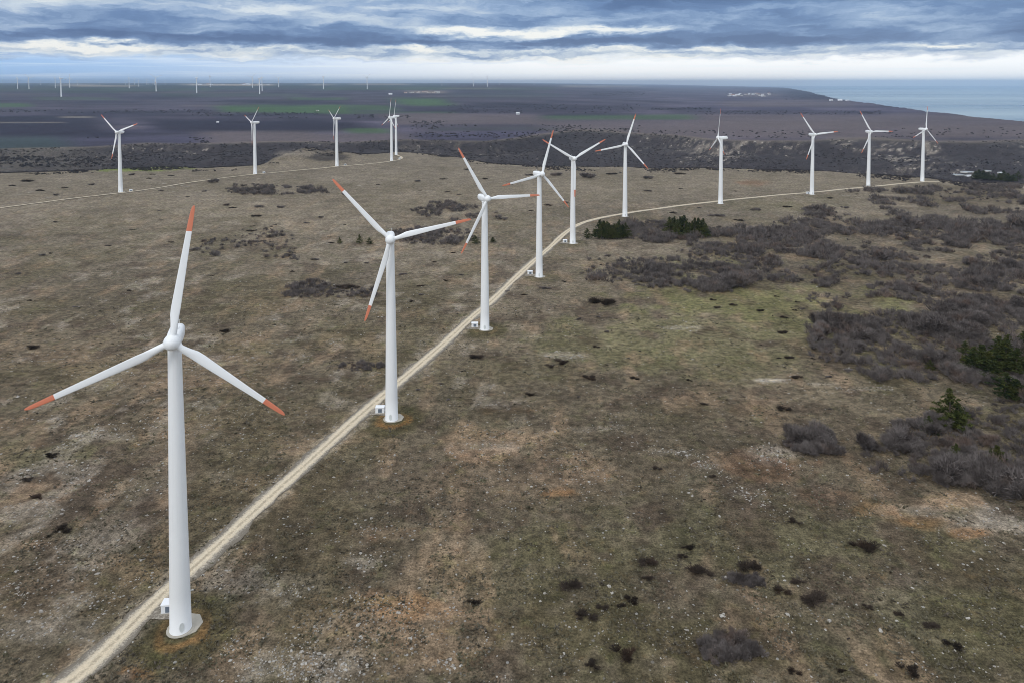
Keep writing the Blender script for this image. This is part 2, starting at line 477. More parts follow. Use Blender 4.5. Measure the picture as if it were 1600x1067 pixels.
    lf = (1 - sstep(tcol(40), tcol(210), t)) * sstep(.3, .6, fbm(X / 70, Y / 50, 260) + .15)
    gw = gw + (np.array((.098, .086, .076)) - gw) * (lf * .9)[..., None]
    col = col * (1 - ins[..., None]) + gw * ins[..., None]
    stone = np.maximum(stone, ins * np.clip(rock * .8, 0, .6))
    # spur top rocks
    q = ((px - 465) / 40) ** 2 + ((py - 241) / 6) ** 2
    w = sstep(1.3, .3, q + 1.2 * (n1 - .5)) * .55
    col += (np.array((.20, .17, .14)) - col) * w[..., None]
    q = ((px - 512) / 34) ** 2 + ((py - 246) / 6) ** 2
    w = sstep(1.4, .4, q + 1.2 * (n1 - .5)) * .8
    col += (np.array((.035, .031, .033)) - col) * w[..., None]
    # sea cliffs
    c = coast_d(X, Y)
    w = np.where(t > tcol(1040), sstep(-.004, .004, Y / c - 1), 0)
    col += (np.array((.16, .14, .12)) - col) * w[..., None]
    return np.clip(col, .008, .8), np.clip(stone, 0, 1)


RINGS = [hit(*q)[:2] for q in ((282.4, 982), (612, 655), (757.6, 515), (842.4, 433), (894.8, 381))]
_mp = np.array([hit(*q)[:2] for q in [(90, 1080), (132, 1048), (190, 992), (245, 937), (310, 880), (375, 820), (440, 760), (500, 706), (550, 660), (580, 634), (620, 600), (660, 566), (700, 531), (740, 494), (770, 469), (800, 440), (830, 412), (858, 388)]])
MARGIN = np.array([_mp[i] * (1 - u) + _mp[i + 1] * u for i in range(len(_mp) - 1) for u in np.linspace(0, 1, 8, endpoint=False)])

# ------------------------------------------------------------------ ground mesh
ys = np.concatenate([np.arange(1160, 330, -3.), np.arange(330, 284, -1.4), np.arange(284, 198, -.55), np.arange(198, 158, -.5)])
rows = np.concatenate([[-3000, -900, -300, -80, 20, 70, 100], plane_depth(0, ys)])
far_rows = [rows[-1]]
while far_rows[-1] < 46000: far_rows.append(far_rows[-1] * 1.012)
rows = np.concatenate([rows, far_rows[1:]])
tin = np.arange(-.80, .8001, .0036)
tout = np.array([.82, .85, .9, .96, 1.05, 1.2, 1.4, 1.7, 2.1, 2.7, 3.5])
ts = np.concatenate([-tout[::-1], tin, tout])
GX = ts[None, :] * np.maximum(rows, 150.)[:, None]; GY = np.repeat(rows[:, None], len(ts), 1)
GZ = terrain(GX, GY)
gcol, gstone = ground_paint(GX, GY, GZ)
nr, nc = GX.shape
idx = np.arange(nr * nc).reshape(nr, nc)
F = np.stack([idx[:-1, :-1], idx[:-1, 1:], idx[1:, 1:], idx[1:, :-1]], -1).reshape(-1, 4)
V = np.stack([GX, GY, GZ], -1).reshape(-1, 3)
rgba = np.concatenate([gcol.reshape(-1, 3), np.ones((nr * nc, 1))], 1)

gm, nt, bs = new_mat('steppe_ground', .97, .1)
soil = nt.n('ShaderNodeAttribute', attribute_name='soil').outputs['Color']
stn = nt.n('ShaderNodeAttribute', attribute_name='stone').outputs['Fac']
pos = nt.n('ShaderNodeNewGeometry').outputs['Position']
sep = nt.n('ShaderNodeSeparateXYZ', ins={0: pos})
flat = nt.xyz(sep.outputs[0], sep.outputs[1], 0.)
dist = nt.m('POWER', nt.m('ADD', nt.m('POWER', sep.outputs[0], 2.), nt.m('POWER', sep.outputs[1], 2.)), .5)
na = nt.noise(flat, 1.6, 6, .68)
nb = nt.noise(flat, .34, 5, .62)
nc_ = nt.noise(flat, .07, 5, .6)
nd_ = nt.noise(flat, 5.5, 3, .7)
f = nt.m('MULTIPLY', nt.ss(na, .25, .75, .40, 1.62), nt.ss(nb, .28, .72, .54, 1.48))
f = nt.m('MULTIPLY', f, nt.ss(nc_, .3, .7, .80, 1.22))
f = nt.m('MULTIPLY', f, nt.ss(nd_, .25, .75, .70, 1.3))
c1 = nt.mix(1., soil, nt.xyz(f, f, f), 'MULTIPLY')
# bleached straw flecks, drawn out by the wind and thinning in patches
fl = nt.noise(nt.n('ShaderNodeMapping', ins={'Vector': flat, 'Rotation': (0, 0, .5), 'Scale': (1.7, 3.4, 1.)}).outputs[0], 1.3, 5, .72)
flp = nt.ss(nt.noise(flat, .055, 5, .65), .38, .66, .05, 1.)
c1 = nt.mix(nt.m('MULTIPLY', nt.ss(fl, .54, .70), nt.m('MULTIPLY', flp, .62)), c1, nt.mix(.5, nt.mix(1., soil, (2.2, 2.1, 2.0), 'MULTIPLY'), (.21, .185, .145)))
# greenish and rusty tints in the sward
tn = nt.noise(flat, .13, 5, .65)
c1 = nt.mix(nt.ss(tn, .52, .70, 0., .45), c1, nt.mix(1., c1, (.86, 1.02, .70), 'MULTIPLY'))
tn2 = nt.noise(flat, .21, 5, .65)
c1 = nt.mix(nt.ss(tn2, .55, .72, 0., .5), c1, nt.mix(1., c1, (1.22, .98, .80), 'MULTIPLY'))
# bare limestone showing through the grass: small chips in clusters
vor = nt.n('ShaderNodeTexVoronoi', feature='F1', ins={'Vector': flat, 'Scale': .95, 'Randomness': 1.})
sepc = nt.n('ShaderNodeSeparateColor', ins={0: vor.outputs['Color']})
thr = nt.m('MULTIPLY', stn, nt.ss(nt.noise(flat, .30, 4, .7), .36, .60, .0, 1.4))
on = nt.m('LESS_THAN', sepc.outputs[0], thr)
rad = nt.m('MULTIPLY_ADD', sepc.outputs[1], .26, .10)
wob = nt.m('MULTIPLY_ADD', nt.noise(flat, 4., 2, .5), .3, -.15)
chip = nt.m('MULTIPLY', on, nt.ss(nt.m('ADD', vor.outputs['Distance'], wob), nt.m('ADD', rad, .10), rad))
c2 = nt.mix(nt.m('MULTIPLY', chip, .75), c1, nt.mix(sepc.outputs[2], (.22, .20, .17), (.42, .40, .37)))
# broken ledges and boulders on the gorge walls (seen only far off)
vo2 = nt.n('ShaderNodeTexVoronoi', feature='F1', ins={'Vector': pos, 'Scale': .16, 'Randomness': 1.})
sc2 = nt.n('ShaderNodeSeparateColor', ins={0: vo2.outputs['Color']})
led = nt.m('MULTIPLY', nt.m('LESS_THAN', sc2.outputs[0], stn), nt.ss(vo2.outputs['Distance'], .62, .40))
led = nt.m('MULTIPLY', led, nt.ss(dist, 800., 1000.))
c2 = nt.mix(nt.m('MULTIPLY', led, .8), c2, nt.mix(sc2.outputs[1], (.16, .135, .115), (.40, .36, .31)))
nt.set(bs.inputs['Base Color'], c2)
hh = nt.m('ADD', nt.m('MULTIPLY', na, .55), nt.m('ADD', nt.m('MULTIPLY', nb, .9), nt.m('MULTIPLY', chip, .25)))
bump = nt.n('ShaderNodeBump', ins={'Height': hh, 'Distance': 1.4, 'Strength': .9})
nt.set(bs.inputs['Normal'], bump.outputs[0])
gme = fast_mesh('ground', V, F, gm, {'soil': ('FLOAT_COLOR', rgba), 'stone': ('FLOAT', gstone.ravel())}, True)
ground = link(bpy.data.objects.new('ground', gme)); tag(ground, kind='structure')

# ------------------------------------------------------------------ sea
sm, nt, bs = new_mat('sea_water', .22, .5)
pos = nt.n('ShaderNodeNewGeometry').outputs['Position']
mp = nt.n('ShaderNodeMapping', ins={'Vector': pos, 'Scale': (.00012, .0006, 0.)}).outputs[0]
band = nt.noise(mp, 1., 6, .62)
nt.set(bs.inputs['Base Color'], nt.mix(nt.ss(band, .35, .65), (.13, .21, .255), (.32, .41, .45)))
nt.set(bs.inputs['Roughness'], nt.ss(band, .3, .7, .16, .5))
w1 = nt.noise(pos, .08, 5, .7); w2 = nt.noise(pos, .012, 4, .6)
bump = nt.n('ShaderNodeBump', ins={'Height': nt.m('ADD', w1, nt.m('MULTIPLY', w2, 4.)), 'Distance': 1.2, 'Strength': .4})
nt.set(bs.inputs['Normal'], bump.outputs[0])
b = MB(); b.add([(-1000, 900, SEA), (46000, 900, SEA), (46000, 46500, SEA), (-1000, 46500, SEA)], [(0, 1, 2, 3)])
tag(b.build('sea', sm), kind='structure')

# ------------------------------------------------------------------ tracks
def resample(pts, step):
    P = np.array(pts, float)
    # Catmull-Rom
    Q = []
    E = np.vstack([2 * P[0] - P[1], P, 2 * P[-1] - P[-2]])
    for i in range(1, len(E) - 2):
        p0, p1, p2, p3 = E[i - 1:i + 3]
        n = max(2, int(np.linalg.norm(p2 - p1) / step))
        for k in range(n):
            u = k / n
            Q.append(.5 * ((2 * p1) + (-p0 + p2) * u + (2 * p0 - 5 * p1 + 4 * p2 - p3) * u * u + (-p0 + 3 * p1 - 3 * p2 + p3) * u ** 3))
    Q.append(P[-1])
    return np.array(Q)


tm, nt, bs = new_mat('gravel', .97, .1)
geo = nt.n('ShaderNodeNewGeometry'); pos = geo.outputs['Position']
ac = nt.n('ShaderNodeAttribute', attribute_name='across').outputs['Fac']
nA = nt.noise(pos, .5, 5, .65); nB = nt.noise(pos, 2.5, 4, .7)
va = nt.m('ABSOLUTE', ac)
wv = nt.m('ADD', va, nt.m('MULTIPLY_ADD', nA, .5, -.25))
base = nt.mix(nt.ss(wv, .45, .85), (.59, .495, .36), (.50, .455, .39))
rut = nt.m('MULTIPLY', nt.ss(nt.m('ABSOLUTE', nt.m('ADD', va, -.36)), .16, .05), nt.ss(nA, .3, .6))
base = nt.mix(nt.m('MULTIPLY', rut, .7), base, (.60, .53, .41))
mid = nt.m('MULTIPLY', nt.ss(nt.m('ADD', va, nt.m('MULTIPLY_ADD', nB, .2, -.1)), .22, .05), nt.ss(nA, .36, .54))
base = nt.mix(nt.m('MULTIPLY', mid, .5), base, (.19, .165, .125))
edge = nt.m('MULTIPLY', nt.ss(nt.m('ADD', wv, nt.m('MULTIPLY_ADD', nB, 1.5, -.75)), .46, .86), .97)
base = nt.mix(edge, base, (.165, .142, .112))
ff = nt.ss(nB, .25, .75, .78, 1.22)
nt.set(bs.inputs['Base Color'], nt.mix(1., base, nt.xyz(ff, ff, ff), 'MULTIPLY'))
bump = nt.n('ShaderNodeBump', ins={'Height': nB, 'Distance': .15, 'Strength': .6}); nt.set(bs.inputs['Normal'], bump.outputs[0])


def track(name, pix, width, lift, step=1.2):
    pts = [hit(x, y)[:2] for x, y in pix]
    Q = resample(pts, step)
    T = np.gradient(Q, axis=0); T /= np.linalg.norm(T, axis=1)[:, None]
    Nn = np.stack([-T[:, 1], T[:, 0]], 1)
    nx = 7
    rowsv = []; acr = []
    for k in range(nx):
        u = -1 + 2 * k / (nx - 1)
        wj = width * (1 + 1.25 * (fbm(Q[:, 0] / 8 + 90 * (u > 0), Q[:, 1] / 8, 300, 4) - .5)) if abs(u) == 1 else width * (1 + .55 * (fbm(Q[:, 0] / 22, Q[:, 1] / 22, 310, 3) - .5))
        P = Q + Nn * (u * (wj if np.isscalar(wj) else wj[:, None]) / 2)
        rowsv.append(np.stack([P[:, 0], P[:, 1], terrain(P[:, 0], P[:, 1]) + lift - (.1 if abs(u) == 1 else 0)], 1)); acr.append(np.full(len(Q), u))
    Vt = np.stack(rowsv, 1).reshape(-1, 3); At = np.stack(acr, 1).reshape(-1)
    m = len(Q); ii = np.arange(m * nx).reshape(m, nx)
    Ft = np.stack([ii[:-1, :-1], ii[:-1, 1:], ii[1:, 1:], ii[1:, :-1]], -1).reshape(-1, 4)
    me = fast_mesh(name, Vt, Ft, tm, {'across': ('FLOAT', At)}, True)
    o = link(bpy.data.objects.new(name, me)); tag(o, kind='structure'); return Q


MAIN_TRACK = track('gravel_track', [(20, 1135), (90, 1080), (132, 1048), (190, 992), (245, 937), (310, 880), (375, 820), (440, 760), (500, 706), (550, 660), (580, 634), (620, 600), (660, 566),
                                    (700, 531), (740, 494), (770, 469), (800, 440), (830, 412), (858, 388), (884, 364), (905, 351), (930, 343), (960, 337), (1000, 330.5), (1050, 323.5), (1100, 317.5),
                                    (1140, 313), (1200, 307), (1260, 302), (1310, 297), (1380, 290.5), (1430, 285.8), (1475, 283.8)], 6.9, .22)
track('gravel_track', [(-160, 345), (0, 326), (60, 318), (130, 309), (188, 302.5), (240, 295.5), (300, 285.5), (360, 277.5), (410, 272.3), (470, 266.5), (530, 260.5), (590, 255.5), (612, 252.5), (626, 249.5), (627, 246), (620, 243)], 5.2, .5)

# ------------------------------------------------------------------ wind turbine (prototype at the scale of the photo's nearest row)
TILT, OVER, HUBH, RAD = R(5), 3.6, 70.0, 31.17


def make_turbine():
    t = thing('wind_turbine', 'x', 'wind turbine', (0, 0, 0))
    b = MB()
    prof = [(2.47, .30), (2.47, .45), (2.41, .5)]
    for k in range(1, 9): prof.append((2.40 - .92 * k / 8, .62 + (68.2 - .62) * k / 8))
    b.lathe(prof, 48)
    for hz in (23.2, 45.8):                                  # section flanges
        rr = 2.40 - .92 * (hz - .62) / 67.6
        b.lathe([(rr - .02, hz - .08), (rr + .014, hz - .05), (rr + .014, hz + .05), (rr - .02, hz + .08)], 48, cap0=False, cap1=False, smooth=False)
    tw = b.build('tower', WHITE, t)
    # oval service door with frame, on the camera side
    b = MB(); n = 20
    for rr, yo, in ((1.0, .06), ):
        ring = lambda s_, o_: [(s_ * .55 * math.cos(a), -math.sqrt(max(2.41 ** 2 - (s_ * .55 * math.cos(a)) ** 2, 0)) - o_ + .03, 2.0 + s_ * 1.15 * math.sin(a)) for a in np.linspace(0, 2 * math.pi, n, endpoint=False)]
        b.loft([ring(1, -.1), ring(1, .07), ring(.82, .07), ring(.82, .03)], False, True, False)
    d = b.build('door', GREYP, tw)
    b = MB(); b.box((2.6, .2, 8.5), (.5, .12, .12)); b.box((2.85, .2, 8.42), (.22, .2, .16)); b.build('lamp', GREYP, tw)
    # nacelle: rounded box lofted along Y, with rear taper
    b = MB()
    def sect(y, w, h, zc, p=3.2, n=28):
        out = []
        for i in range(n):
            a = 2 * math.pi * i / n; c, s_ = math.cos(a), math.sin(a)
            r = (abs(c) ** p + abs(s_) ** p) ** (-1 / p)
            out.append((w * r * c, y, zc + h * r * s_))
        return out[::-1]
    z0 = HUBH
    b.loft([sect(-2.25, 1.0, 1.0, z0, 2), sect(-2.0, 1.45, 1.45, z0, 2.2), sect(-1.2, 1.62, 1.65, z0, 2.8), sect(1.5, 1.72, 1.75, z0 - .05), sect(4.2, 1.70, 1.72, z0), sect(5.8, 1.55, 1.5, z0 + .12, 2.8), sect(6.5, 1.15, 1.1, z0 + .2, 2.4), sect(6.75, .5, .5, z0 + .25, 2)])
    b.lathe([(1.52, 67.9), (1.62, 68.0), (1.62, 68.5), (1.5, 68.7)], 32)
    na = b.build('nacelle', WHITE, t)
    b = MB(); b.box((.5, 4.6, z0 + 2.3), (.07, .07, 1.3)); b.box((.5, 4.6, z0 + 2.9), (.7, .06, .06)); b.build('wind_vane', GREYP, na)
    b = MB(); b.box((0, 2.0, z0 + 1.78), (1.5, 1.6, .14), .05); b.build('hatch', WHITE, na)
    # hub with spinner
    hub = Vector((0, -OVER * math.cos(TILT), HUBH + OVER * math.sin(TILT)))
    b = MB()
    b.lathe([(.9, 1.9), (1.62, 1.6), (1.82, .7), (1.86, 0), (1.74, -.7), (1.40, -1.35), (.85, -1.80), (.3, -1.98), (.02, -2.0)][::-1], 36, 'y')
    h = b.build('spinner', WHITE, t); h.location = hub; h.rotation_euler = (-TILT, 0, 0)
    # blade along +Z, rotor axis along -Y
    def station(z, ch, th, tw_, off=0., n=16):
        out = []
        for i in range(n):
            a = 2 * math.pi * i / n
            x = .5 * math.cos(a); y = .5 * math.sin(a)
            k = min(1, max(0, (z - 2.2) / 4.5)); k = k * k * (3 - 2 * k)
            # blend a circle into a drop-shaped section
            xx = (x + off) * ch
            yy = y * th * (1 - .55 * k * (.5 + x))
            c, s_ = math.cos(tw_), math.sin(tw_)
            out.append((xx * c - yy * s_, xx * s_ + yy * c, z))
        return out
    st = [(1.2, 1.55, 1.55, 0), (2.6, 1.5, 1.5, .05), (4.2, 1.72, 1.15, .22), (6.0, 2.08, .82, .24), (7.6, 2.15, .65, .21), (10, 2.02, .50, .17), (13, 1.85, .42, .12), (16.5, 1.66, .34, .08), (20, 1.48, .28, .05), (23, 1.34, .23, .04), (25.2, 1.25, .19, .03)]
    tipst = [(25.2, 1.25, .19, .03), (27, 1.13, .165, .02), (28.8, 1.0, .14, .015), (30.0, .85, .115, .01), (30.7, .62, .09, .0), (31.05, .36, .07, 0), (31.17, .12, .04, 0)]
    mk = lambda q: station(q[0], q[1], q[2], -q[3], -.18 * min(1, max(0, (q[0] - 2.6) / 3.4)))
    b = MB(); b.loft([mk(q) for q in st], True, False)
    b.lathe([(.90, 1.0), (.90, 1.65), (.78, 1.8)], 24, cap0=False, cap1=False)
    bl = b.build('blade', WHITE, t); bl.location = hub
    b = MB(); b.loft([mk(q) for q in tipst], False, True)
    b.box((-.30, 0, 29.4), (.14, .12, .5))
    b.build('blade_tip', ORANGE, bl)
    # concrete footing: octagon slab and grout ring
    b = MB()
    b.lathe([(4.0, -.5), (4.0, .16), (3.92, .2)], 8, smooth=False, o=(.8, 1.0, 0)); b.lathe([(3.15, .2), (3.15, .28), (3.05, .31)], 24, smooth=False)
    b.build('foundation', CONCR, t)
    bs_ = [bl] + [copy_tree(bl, t) for _ in range(2)]
    return t


PROTO = make_turbine()
proto_used = [False]


def place_turbine(base, yaw, ph, s, label, group, door=.0):
    t = PROTO if not proto_used[0] else copy_tree(PROTO)
    proto_used[0] = True
    t.location = base; t.rotation_euler = (0, 0, yaw); t.scale = (s, s, s)
    tag(t, label, 'wind turbine', group)
    k = 0
    for ch in t.children:
        if ch.name.split('.')[0] == 'blade':
            a = ph + k * 2 * math.pi / 3; k += 1
            ch.rotation_euler = (Matrix.Rotation(-TILT, 3, 'X') @ Matrix.Rotation(a, 3, 'Y')).to_euler()
        if ch.name.split('.')[0] == 'foundation':
            ch.rotation_euler = (0, 0, -yaw + .25)
        if ch.name.split('.')[0] == 'tower':
            ch.rotation_euler = (0, 0, -yaw + door)
    return t


G1, G2 = 'wind turbines along the curving gravel track', 'wind turbines along the track on the left'
TURB = [  # base px, yaw, phase, scale, label
    ((282.4, 982), 17.5, 9.1, 1.005, 'nearest and largest white wind turbine with orange blade tips, at lower left', G1),
    ((612, 655), 9.4, 77.9, 1.009, 'second nearest white wind turbine, footing ringed by orange soil', G1),
    ((757.6, 515), 26.6, 90.8, .995, 'white wind turbine with one blade pointing level to the right across the next tower', G1),
    ((842.4, 433), 29.8, 20.0, .990, 'white turbine whose tower is crossed by the blade tip of its nearer neighbour', G1),
    ((894.8, 381), 14.5, 61.2, .987, 'white turbine with blades in a Y, third blade hanging down along its own tower', G1),
    ((976.4, 339), 4.5, 18.6, 1.007, 'white turbine behind the pine clump where the track bends right', G1),
    ((1125.7, 319), -89.2, 119.5, 1.018, 'white turbine seen side on, nacelle pointing right and one blade straight up', G1),
    ((1268.5, 304.6), 14.0, 84.6, .999, 'white turbine on the far stretch of track, third from the right end of the row', G1),
    ((1356.6, 291.6), 11.5, 90.1, .981, 'white turbine on the far stretch of track, second from the right end of the row', G1),
    ((1441, 284), 27.5, 10.7, .985, 'rightmost white turbine of the row, at the end of the track by the gorge', G1),
    ((188.5, 301), -16.7, 70.5, 1.02, 'leftmost white turbine of the plateau edge, beside the green meadow', G2),
    ((398.8, 272.8), -50.6, 46.8, 1.052, 'white turbine on the left track in front of the dark gorge, second from left', G2),
    ((526.5, 260.5), -58.3, 52.6, 1.049, 'white turbine just right of the rocky spur on the left track', G2),
    ((612, 252), -55.6, 3.2, 1.031, 'nearer of two overlapping white turbines at the end of the left track', G2),
    ((619, 242.5), -59.8, 6.8, .996, 'farther of two overlapping white turbines at the end of the left track', G2),
]
TPOS = []
for (bx, by), yaw, ph, s, lab, g in TURB:
    p = hit(bx, by)
    TPOS.append(p)
    place_turbine((p[0], p[1], p[2] - .05), R(yaw), R(ph), s, lab, g, .55 if bx < 300 and by > 900 else .0)

FARPX = [(27.5, 139.3, 122.5), (45.3, 139.7, 122.3), (63, 133.6, 126), (86.5, 137.8, 122.6), (95.7, 151.7, 123), (109, 137.5, 122.7), (121.5, 134, 127), (156, 134.2, 129),
         (196.3, 132.8, 126.6), (201.9, 138.5, 122.5), (210, 133, 124), (216.8, 135.9, 126.3), (229, 133.2, 125), (231.5, 133.2, 125.4), (239, 133, 126.2), (241.6, 133.2, 125.9), (244, 143.4, 121.9),
         (258, 133.2, 126.2), (307.4, 145.9, 122.4), (328.4, 136.4, 120), (394.4, 137.6, 121), (405.8, 147.6, 123.6), (409.6, 142.5, 122), (435.2, 137, 122.4), (505.5, 140, 120.5), (573.8, 140, 121.5),
         (690.5, 135, 126.3), (739.5, 135.5, 121), (761.5, 136, 119.5), (780, 133.6, 127), (834.5, 133.6, 124)]
ORD = ['first', 'second', 'third', 'fourth', 'fifth', 'sixth', 'seventh', 'eighth', 'ninth', 'tenth', 'eleventh', 'twelfth', 'thirteenth', 'fourteenth', 'fifteenth', 'sixteenth', 'seventeenth', 'eighteenth',
       'nineteenth', 'twentieth', 'twenty-first', 'twenty-second', 'twenty-third', 'twenty-fourth', 'twenty-fifth', 'twenty-sixth', 'twenty-seventh', 'twenty-eighth', 'twenty-ninth', 'thirtieth', 'thirty-first']
for k, (bx, by, hy) in enumerate(FARPX):
    p = hit(bx, by)
    s = (by - hy) * mpp(p) / HUBH
    lab = f'tiny distant white turbine at the horizon, {ORD[k]} from the left'
    if k == 4: lab = 'largest of the tiny distant turbines at far left, standing nearer on the blue plain'
    if k == len(FARPX) - 1: lab = 'tiny faint distant turbine at the horizon, rightmost of the far turbines'
    place_turbine(tuple(p), R(random.choice([-60, 20, -35, 50, -75, 100])), R(random.uniform(0, 120)), s, lab, 'distant turbines at the horizon')

# ------------------------------------------------------------------ transformer boxes and their gravel aprons
def make_box():
    t = thing('transformer_box', 'x', 'transformer box', (0, 0, 0))
    b = MB(); b.box((0, 0, 1.05), (3.4, 2.4, 2.0), .04); b.build('body', BOXW, t)
    b = MB(); b.box((0, 0, 2.17), (3.6, 2.6, .22), .06); b.build('roof', BOXW, t)
    b = MB(); b.box((.1, -1.23, 1.05), (1.5, .05, 1.45))
    for k in range(9): b.box((.1, -1.265, .42 + k * .155), (1.4, .04, .07))
    d = b.build('louvre_door', LOUVRE, t)
    b = MB(); b.box((.72, -1.31, 1.05), (.05, .06, .25)); b.build('handle', BOXW, d)
    b = MB(); b.box((0, 0, .03), (3.9, 2.9, .2)); b.build('plinth', CONCR, t)
    return t


BOXP = make_box()
BOXES = [((262.5, 958), .10, 'white transformer box half hidden behind the nearest turbine tower', 0), ((593.2, 645.5), .06, 'white transformer box with grey louvre door beside the second nearest turbine', 1),
         ((741.7, 512), .05, 'white transformer box left of the third turbine along the main track', 2), ((828.3, 429.5), .05, 'white transformer box left of the fourth turbine, close to the main track', 3),
         ((883, 379.8), .05, 'white transformer box left of the Y-bladed turbine before the track bends', 4), ((203.8, 299.8), .5, 'tiny white box right of the leftmost plateau turbine', 10),
         ((412, 271.6), .5, 'tiny white box right of the turbine in front of the gorge', 11), ((539, 259.2), .5, 'tiny white box right of the turbine beside the rocky spur', 12),
         ((624.5, 249.3), .5, 'tiny white box by the bend of the left track at the turbine pair', 13), ((1262.6, 303.8), .1, 'tiny white box at the foot of the third turbine from the right end', 7)]
for k, ((bx, by), rz, lab, ti) in enumerate(BOXES):
    p = hit(bx, by)
    o = BOXP if k == 0 else copy_tree(BOXP)
    o.location = (p[0], p[1] + 1.0, p[2] + .12); o.rotation_euler = (0, 0, rz)
    tag(o, lab, 'transformer box', 'white transformer boxes beside the turbines')


def apron(px):
    P = [hit(x, y) for x, y in px]
    c = np.mean(P, 0)
    ring = []
    for i in range(len(P)):
        a, b_ = P[i], P[(i + 1) % len(P)]
        for u in np.linspace(0, 1, 6, endpoint=False): 
            q = a * (1 - u) + b_ * u
            q = q + rng.normal(0, .12, 3); ring.append((q[0], q[1], float(terrain(q[0], q[1])) + .17))
    b = MB(); n = len(ring)
    b.add(ring + [(c[0], c[1], float(terrain(c[0], c[1])) + .17)], [(i, (i + 1) % n, n) for i in range(n)])
    o = b.build('gravel_apron', tm)
    a = o.data.attributes.new('across', 'FLOAT', 'POINT'); a.data.foreach_set('value', [.75] * (n + 1))
    tag(o, kind='structure')


apron([(222, 968), (262, 967), (290, 970), (300, 955), (262, 940), (255, 940), (240, 945)])
apron([(571, 648), (600, 649), (612, 652), (612, 643), (604, 640), (583, 638), (577, 641)])
apron([(727, 514.5), (745, 515), (757, 515.5), (757, 511), (748, 509), (735, 508)])
apron([(819, 431.5), (832, 432.3), (842, 433), (842, 430), (833, 428.5), (824, 428)])
apron([(874, 381), (885, 381.5), (894, 382), (894, 379.5), (886, 378.5), (878, 378)])

# ------------------------------------------------------------------ vegetation prototypes (arrays of slivers)
def twig_bush(n, r, h, w, seed, lumps=7, inner=.35, up=.55, flat=1.0):
    """leafless crown of radius r and height h: n twig slivers, rounded lumpy outline; returns (3n,3) vertices"""
    g = np.random.default_rng(seed)
    lc = np.stack([g.uniform(-.62, .62, lumps) * r, g.uniform(-.62, .62, lumps) * r, g.uniform(.30, .62, lumps) * h], 1)
    lc[0] = (0, 0, .58 * h)
    lr = g.uniform(.30, .52, lumps)
    k = g.integers(0, lumps, n)
    d = g.normal(size=(n, 3)); d[:, 2] = np.abs(d[:, 2]) * .9 + g.normal(0, .25, n); d /= np.linalg.norm(d, axis=1)[:, None]
    rad = np.stack([lr[k] * r, lr[k] * r, lr[k] * h * .95], 1)
    tip = lc[k] + d * rad * g.uniform(.72, 1.05, (n, 1))
    tip[:, 2] = np.clip(tip[:, 2], .04 * h, h * 1.08)
    root = lc[k] * np.array([.75, .75, .55]) + d * rad * g.uniform(.0, inner, (n, 1)) + np.array([0, 0, -.12 * h])
    root[:, 2] = np.maximum(root[:, 2], .0)
    ax = tip - root
    s = np.cross(ax, g.normal(size=(n, 3))); s /= np.linalg.norm(s, axis=1)[:, None] + 1e-9
    ww = (w * g.uniform(.5, 1.4, n))[:, None]
    m = root + ax * .55
    a, b_, c = m - s * ww - ax * .55 * .3, tip, m + s * ww
    a = root + s * 0; 
    V = np.empty((n, 3, 3)); V[:, 0] = root - s * ww * .7; V[:, 1] = root + s * ww * .7 + ax * .1; V[:, 2] = tip
    # second sliver population: short twigs fanning at the crown surface
    return V.reshape(-1, 3)


def sprays(V, g, per=2, ln=.32, w=.5):
    """adds short side twigs near the tips of a twig_bush"""
    T = V.reshape(-1, 3, 3); out = [V]
    for _ in range(per):
        root = T[:, 0] * .45 + T[:, 2] * .55
        ax = (T[:, 2] - T[:, 0])
        L = np.linalg.norm(ax, axis=1)[:, None]
        d = ax / L + g.normal(0, .55, ax.shape); d /= np.linalg.norm(d, axis=1)[:, None]
        tip = root + d * L * ln * g.uniform(.7, 1.4, (len(T), 1))
        s = np.cross(d, g.normal(size=d.shape)); s /= np.linalg.norm(s, axis=1)[:, None] + 1e-9
        ww = np.linalg.norm(T[:, 1] - T[:, 0], axis=1)[:, None] * w
        q = np.empty_like(T); q[:, 0] = root - s * ww * .5; q[:, 1] = root + s * ww * .5; q[:, 2] = tip
        q[:, :, 2] = np.maximum(q[:, :, 2], 0)
        out.append(q.reshape(-1, 3))
    return np.concatenate(out)


def soup(name, V, mat):
    n = len(V) // 3
    return fast_mesh(name, V, np.arange(n * 3).reshape(n, 3), mat)


GB = np.random.default_rng(5)
BUSH_ME = []
for k in range(6):
    Vb = sprays(twig_bush(640, 1., (.8, 1.0, .9, 1.15, .75, 1.05)[k], .015, 40 + k, 5 + k, inner=.5), GB, 2)
    BUSH_ME.append(soup('shrub_crown', Vb, TWIG))
DARK_ME = []
for k in range(5):
    Vb = sprays(twig_bush(460, 1., .55, .024, 80 + k, 6 + k, inner=.2), GB, 2, .25)
    DARK_ME.append(soup('shrub_crown', Vb, TWIGD))

# ------------------------------------------------------------------ shrubs: where they grow
def in_poly(px, py, poly):
    poly = np.array(poly, float); c = np.zeros(px.shape, bool); j = len(poly) - 1
    for i in range(len(poly)):
        xi, yi = poly[i]; xj, yj = poly[j]
        c ^= ((yi > py) != (yj > py)) & (px < (xj - xi) * (py - yi) / (yj - yi + 1e-12) + xi)
        j = i
    return c


